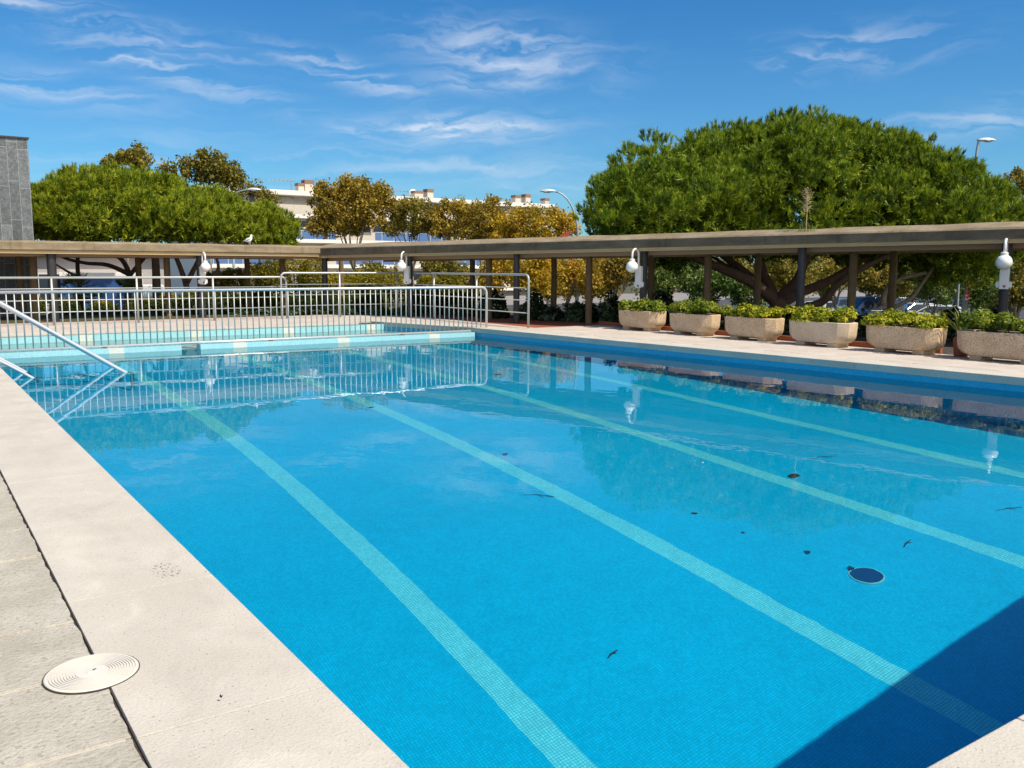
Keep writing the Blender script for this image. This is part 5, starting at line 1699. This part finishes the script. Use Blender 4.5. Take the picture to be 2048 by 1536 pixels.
def antenna(px, py_top, label, dish=False):
    x = ony(px, 390, YB + 1).x; zt = ony(px, py_top, YB + 1).z
    o = thing('tv_antenna', (x, YB + 1.0, ZR), label, 'antenna', 'television antennas on the roof of the apartment building')
    MB().tube([(x, YB + 2.4, ZR - 0.02), (x, YB + 2.4, zt)], 0.085, 6).build('mast', 'lamp_grey', o)
    for z, l in ((zt - 0.15, 3.0), (zt - 1.9, 2.4)):
        if z < ZR + 0.5: continue
        mb = MB().tube([(x - l, YB + 2.4, z), (x + 0.4, YB + 2.4, z)], 0.06, 5)
        o2 = mb.build('boom', 'lamp_grey', o)
        mb = MB()
        for k in range(6):
            xx = x - l + k * l / 6
            mb.tube([(xx, YB + 2.0, z + 0.04), (xx, YB + 2.8, z + 0.04)], 0.035, 4)
        mb.build('element', 'lamp_grey', o2)
    if dish:
        mb = MB(); zc_ = ony(px, dish, YB + 1).z; ring = []
        prof = [(0.02, 0.22), (0.5, 0.16), (0.85, 0.02), (0.98, -0.12), (0.98, -0.09), (0.84, 0.06), (0.02, 0.26)]
        mb.lathe([(a * 0.62, -b) for a, b in prof], (x + 0.3, YB + 2.1, zc_), 20, 'y')
        mb.build('dish', 'white_enamel', o, smooth=True)
    return o


antenna(592, 358, 'tall antenna with two booms left on the white building roof')
antenna(831, 380, 'antenna carrying a small round dish, mid roof', 386)
antenna(1022, 395, 'short antenna beside a white dish, right end of the roof', 413)

# ------------------------------------------------------------------ street lamps
def street_lamp(px_pole, py_bend, head, D, label, wide=0.06, side=-1):
    """tall pole with a curved arm and a cobra head; head=(px,py) of its middle"""
    b = atd(px_pole, 600, D); gz = ground_z(b.x, b.y)
    o = thing('street_lamp', (b.x, b.y, gz), label, 'street lamp', 'street lamps with curved arms')
    top = atd(px_pole, py_bend, D); top = Vector((b.x, b.y, top.z))
    h = atd(head[0], head[1], D)
    MB().lathe([(wide * 2.1, gz - 0.1), (wide * 2.1, gz + 0.10), (wide * 1.75, gz + 0.14), (wide * 1.7, gz + 1.9), (wide * 2.0, gz + 1.95), (wide * 2.0, gz + 2.05), (wide * 1.1, gz + 2.15), (wide, top.z)], (b.x, b.y, 0), 14).build('pole', 'lamp_grey', o, smooth=True, auto=35)
    d = h - top; dh = Vector((d.x, d.y, 0))
    pts = [top + Vector((0, 0, -0.3)), top]
    e = h - dh.normalized() * 0.32
    dd = e - top
    for k in range(1, 9):
        f = k / 8
        pts.append(top + Vector((dd.x * (1 - math.cos(f * math.pi / 2)) ** 0.95, dd.y * (1 - math.cos(f * math.pi / 2)) ** 0.95, dd.z * math.sin(f * math.pi / 2))))
    MB().tube(pts, [wide * 0.9] * 2 + [wide * (0.85 - 0.35 * k / 8) for k in range(8)], 10).build('arm', 'lamp_grey', o, smooth=True)
    u = dh.normalized(); n = Vector((-u.y, u.x, 0))
    mb = MB(); ring = []
    vs_ = []; fs_ = []
    for k in range(9):
        f = k / 8; w_ = 0.17 * math.sin(math.pi * (0.10 + 0.84 * f)) ** 0.7; ht = 0.13 * math.sin(math.pi * (0.12 + 0.8 * f)) ** 0.8
        c = h + u * (-0.40 + 0.80 * f)
        for a in range(10):
            t_ = 2 * math.pi * a / 10
            z = ht * math.sin(t_)
            if z < 0: z *= 0.35
            q = c + n * (w_ * math.cos(t_)) + Vector((0, 0, z)); vs_.append(q)
    for i in range(8):
        for a in range(10):
            p = i * 10 + a; q = i * 10 + (a + 1) % 10
            fs_.append((p, q, q + 10, p + 10))
    fs_.append(tuple(range(10))[::-1]); fs_.append(tuple(range(80, 90)))
    hd = mb.add(vs_, fs_).build('lamp_head', 'lamp_head', o, smooth=True)
    MB().ball(h + u * 0.06 + Vector((0, 0, -0.035)), 0.24, 14, 8, (0.9, 0.62, 0.16)).build('diffuser', 'lamp_glass', hd, smooth=True)
    return o


street_lamp(1154, 470, (1096, 383), 46, 'curved street lamp left of the big pine, its head against the sky')
street_lamp(1931, 400, (1973, 281), 40, 'street lamp rising behind the right side of the big pine', 0.085)
street_lamp(470, 400, (508, 380), 50, 'street lamp whose white head shows above the right of the pale pine', 0.07)
street_lamp(592, 492, (606, 457), 84, 'small distant street lamp before the blue glass balcony', 0.07)
# thin plain pole, leaning
a = atd(1913, 640, 33); b = atd(1921, 500, 33); c = atd(1926, 430, 33)
o = thing('thin_pole', (a.x, a.y, ground_z(a.x, a.y)), 'thin leaning grey pole under the pergola roof at the right', 'pole')
MB().tube([(a.x, a.y, ground_z(a.x, a.y) - 0.1), a, b, c], 0.045, 8).build('shaft', 'lamp_grey', o, smooth=True)
MB().lathe([(0.05, -0.03), (0.06, 0.0), (0.0, 0.06)], c, 10).build('cap', 'lamp_grey', o)


def garland(px0, py0, px1, py1, D, label, w_=0.10):
    a, b = atd(px0, py0, D), atd(px1, py1, D)
    o = thing('light_garland', a, label, 'street decoration', 'red light garlands fixed to the street lamps')
    mb = MB(); n = 13; pts = []
    for i in range(n):
        f = i / (n - 1); q = a.lerp(b, f) + Vector(RIGHT) * (w_ * (1 if i % 2 else -1))
        pts.append(q)
    mb.tube(pts, 0.022, 6).build('tube', 'garland_red', o)
    MB().tube([a - Vector(RIGHT) * w_ * 1.3, b - Vector(RIGHT) * w_ * 1.3], 0.02, 6).build('frame', 'garland_red', o)
    return o


garland(1147, 505, 1146, 560, 45.5, 'red zigzag light garland on the curved street lamp under the roof line', 0.13)
garland(1141, 462, 1122, 482, 45.5, 'pinkish light garland on the curved street lamp above the roof line', 0.20)
garland(1944, 548, 1936, 600, 39.5, 'red zigzag light garland on the street lamp at the right', 0.10)

# wire from the pine to the street lamp
a = atd(486, 464, 40.5); b = atd(592, 480, 70)
o = thing('overhead_wire', a, 'thin pale wire running from the pale pine towards the building', 'wire')
pts = [a.lerp(b, k / 10) - Vector((0, 0, 0.25 * math.sin(math.pi * k / 10))) for k in range(11)]
MB().tube(pts, 0.014, 5).build('cable', 'wire', o)

# ------------------------------------------------------------------ vehicles
def car(x, y, rz, paint, label, van=False, L=4.2, W=1.75, H=1.45):
    z = GZ + 0.02
    o = thing('parked_car' if not van else 'parked_van', (x, y, z), label, 'car' if not van else 'van', 'vehicles parked beyond the garden')
    if van:
        H = 1.9
        prof = [(-L / 2, 0.35), (-L / 2 + 0.03, 1.75), (-L / 2 + 0.15, H), (L / 2 - 1.35, H), (L / 2 - 0.75, 1.15), (L / 2 - 0.05, 0.95), (L / 2, 0.35)]
        belt = 1.1; roofx = (-L / 2 + 0.1, L / 2 - 1.35, L / 2 - 0.72)
    else:
        prof = [(-L / 2, 0.35), (-L / 2, 0.80), (-L / 2 + 0.12, 0.95), (-L / 2 + 0.55, 1.33), (-L / 2 + 1.0, H), (L / 2 - 1.85, H), (L / 2 - 1.0, 0.95), (L / 2 - 0.12, 0.80), (L / 2, 0.62), (L / 2, 0.35)]
        belt = 0.95
    body = MB()
    n = len(prof)
    for yy, ins in ((-W / 2, 1), (W / 2, 1)):
        pass
    vs_ = []
    for yy in (-1, 1):
        for (px_, pz) in prof:
            tum = 0.0 if pz < belt + 0.02 else 0.16 * (pz - belt) / (H - belt)
            vs_.append((px_, yy * (W / 2 - tum), pz))
    fs_ = [tuple(range(n)), tuple(range(n, 2 * n))[::-1]] + [((i + 1) % n, i, n + i, n + (i + 1) % n) for i in range(n)]
    bo = body.add(vs_, fs_).build('body', paint, None, bevel=0.05); bo.parent = o
    # glass: windscreen, rear, sides, 3 mm proud
    def g(name, q):
        ob = MB().add(q, [(0, 1, 2, 3)]).build(name, 'car_glass', None); ob.parent = o
    def slope(i, j, f0, f1):
        (xa, za), (xb, zb_) = prof[i], prof[j]
        A = (xa + (xb - xa) * f0, za + (zb_ - za) * f0); B = (xa + (xb - xa) * f1, za + (zb_ - za) * f1)
        nx, nz = (zb_ - za), -(xb - xa); l = math.hypot(nx, nz); sg = 1 if nz > 0 else -1
        off = 0.012
        A = (A[0] + sg * nx / l * off, A[1] + sg * nz / l * off); B = (B[0] + sg * nx / l * off, B[1] + sg * nz / l * off)
        wi = W / 2 - 0.22
        return [(A[0], -wi, A[1]), (A[0], wi, A[1]), (B[0], wi, B[1]), (B[0], -wi, B[1])]
    if van:
        g('windscreen', slope(3, 4, 0.08, 0.92)); g('rear_window', [(-L / 2 - 0.01, -0.6, 1.15), (-L / 2 - 0.01, 0.6, 1.15), (-L / 2 + 0.012, 0.6, 1.62), (-L / 2 + 0.012, -0.6, 1.62)])
        sx = (-L / 2 + 0.3, L / 2 - 1.05, L / 2 - 1.38, -L / 2 + 0.3); sz = (1.15, 1.15, 1.68, 1.68)
    else:
        g('windscreen', slope(5, 6, 0.08, 0.92)); g('rear_window', slope(2, 3, 0.15, 1.0))
        sx = (-L / 2 + 0.5, L / 2 - 1.15, L / 2 - 1.85, -L / 2 + 0.95); sz = (0.98, 0.98, 1.38, 1.38)
    for sgn in (-1, 1):
        def wy(z_): return sgn * (W / 2 - 0.16 * (z_ - belt) / (H - belt) + 0.008)
        g('side_window', [(sx[k], wy(sz[k]), sz[k]) for k in range(4)])
        for fx in (L / 2 - 0.78, -L / 2 + 0.75):
            wh = MB().lathe([(0.30, -0.10), (0.32, -0.07), (0.32, 0.07), (0.30, 0.10)], (fx, sgn * (W / 2 - 0.06), 0.32), 20, 'y').build('wheel', 'tyre', None, smooth=True, auto=40); wh.parent = o
            rm = MB().lathe([(0.19, -0.112), (0.20, -0.10), (0.20, 0.10), (0.19, 0.112)], (fx, sgn * (W / 2 - 0.06), 0.32), 16, 'y').build('rim', 'rim', None); rm.parent = wh
        h_ = MB().box((L / 2 - 0.05, sgn * (W / 2 - 0.32) - 0.16, 0.60), (L / 2 + 0.012, sgn * (W / 2 - 0.32) + 0.16, 0.74)).build('headlight', 'headlight', None, bevel=0.02); h_.parent = o
        h_ = MB().box((-L / 2 - 0.012, sgn * (W / 2 - 0.2) - 0.12, 0.72), (-L / 2 + 0.05, sgn * (W / 2 - 0.2) + 0.12, 0.90)).build('taillight', 'taillight', None, bevel=0.02); h_.parent = o
    o.rotation_euler.z = rz
    return o


def car_px(px, D, rz, paint, label, van=False):
    p = atd(px, 600, D)
    return car(p.x, p.y, R(rz), paint, label, van)


car_px(1634, 62, 200, 'car_silver', 'silver car parked beyond the garden, seen through the pine fork')
car_px(1664, 68, 195, 'car_blue', 'blue car half hidden behind the silver one')
car_px(1742, 58, 150, 'car_blue', 'dark blue van parked between two brown posts', True)
car_px(1740, 50, 150, 'car_black', 'black car with pale glinting roof in front of the blue van')
car_px(1822, 60, 160, 'car_silver', 'silver car below the pale broken branch')
car_px(1868, 57, 120, 'car_white', 'white car right of the pale broken branch')
car_px(1886, 66, 165, 'car_blue', 'blue car behind the white car at the right')
car_px(1205, 56, 150, 'car_silver', 'silver car behind the lamp pole, left of the farthest planter')
car_px(1250, 62, 150, 'car_white', 'white car behind the farthest planter')
car_px(104, 44, 165, 'car_white', 'white car seen through the railing near the tower')
# truck with blue box body beyond the left pine
p = atd(207, 545, 60)
tr = thing('box_truck', (p.x, p.y, GZ), 'truck with dark blue box body behind the left pine limbs', 'truck', 'vehicles parked beyond the garden')
zb_ = GZ
mb = MB().box((-2.6, -1.15, 0.9), (2.0, 1.15, 3.05)).build('cargo_box', 'car_blue', None, bevel=0.04); mb.parent = tr
mb = MB().box((-2.65, -1.2, 3.053), (2.05, 1.2, 3.30)).build('box_roof', 'plaster_white', None, bevel=0.03); mb.parent = tr
mb = MB().extrude_y([(2.1, 0.6), (4.0, 0.6), (4.05, 1.5), (3.6, 2.5), (2.1, 2.5)], -1.1, 1.1).build('cab', 'car_white', None, bevel=0.06); mb.parent = tr
mb = MB().add([(4.06, -0.9, 1.55), (4.06, 0.9, 1.55), (3.65, 0.9, 2.42), (3.65, -0.9, 2.42)], [(0, 1, 2, 3)]).build('windscreen', 'car_glass', None); mb.parent = tr
for fx in (-1.6, 3.1):
    for sy in (-1, 1):
        mb = MB().lathe([(0.40, -0.13), (0.43, -0.1), (0.43, 0.1), (0.40, 0.13)], (fx, sy * 0.98, 0.43), 20, 'y').build('wheel', 'tyre', None, smooth=True, auto=40); mb.parent = tr
tr.rotation_euler.z = R(-8)

# white crash barrier along the street
def barrier(px0, px1, D, label):
    a, b = atd(px0, 600, D), atd(px1, 600, D)
    gz = ground_z(a.x, a.y)
    o = thing('crash_barrier', (a.x, a.y, gz), label, 'barrier', 'pale barriers along the street')
    u = (b - a); u.z = 0; L = u.length; u.normalize()
    for z in (0.75, 0.45):
        m_ = a + u * (L / 2)
        MB().obox((m_.x, m_.y), u, None, L / 2, 0.03, gz + z, gz + z + 0.16).build('rail', 'white_enamel', o)
    k = 0.0
    while k <= L + 0.01:
        q = a + u * k
        MB().obox((q.x, q.y), u, None, 0.05, 0.04, gz - 0.05, gz + 0.90).build('post', 'lamp_grey', o)
        k += L / 3
    return o


barrier(1126, 1182, 47, 'pale crash barrier crossing behind the lamp pole')
barrier(365, 470, 47, 'pale crash barrier behind the far globe lamp')
#@@END_PART3
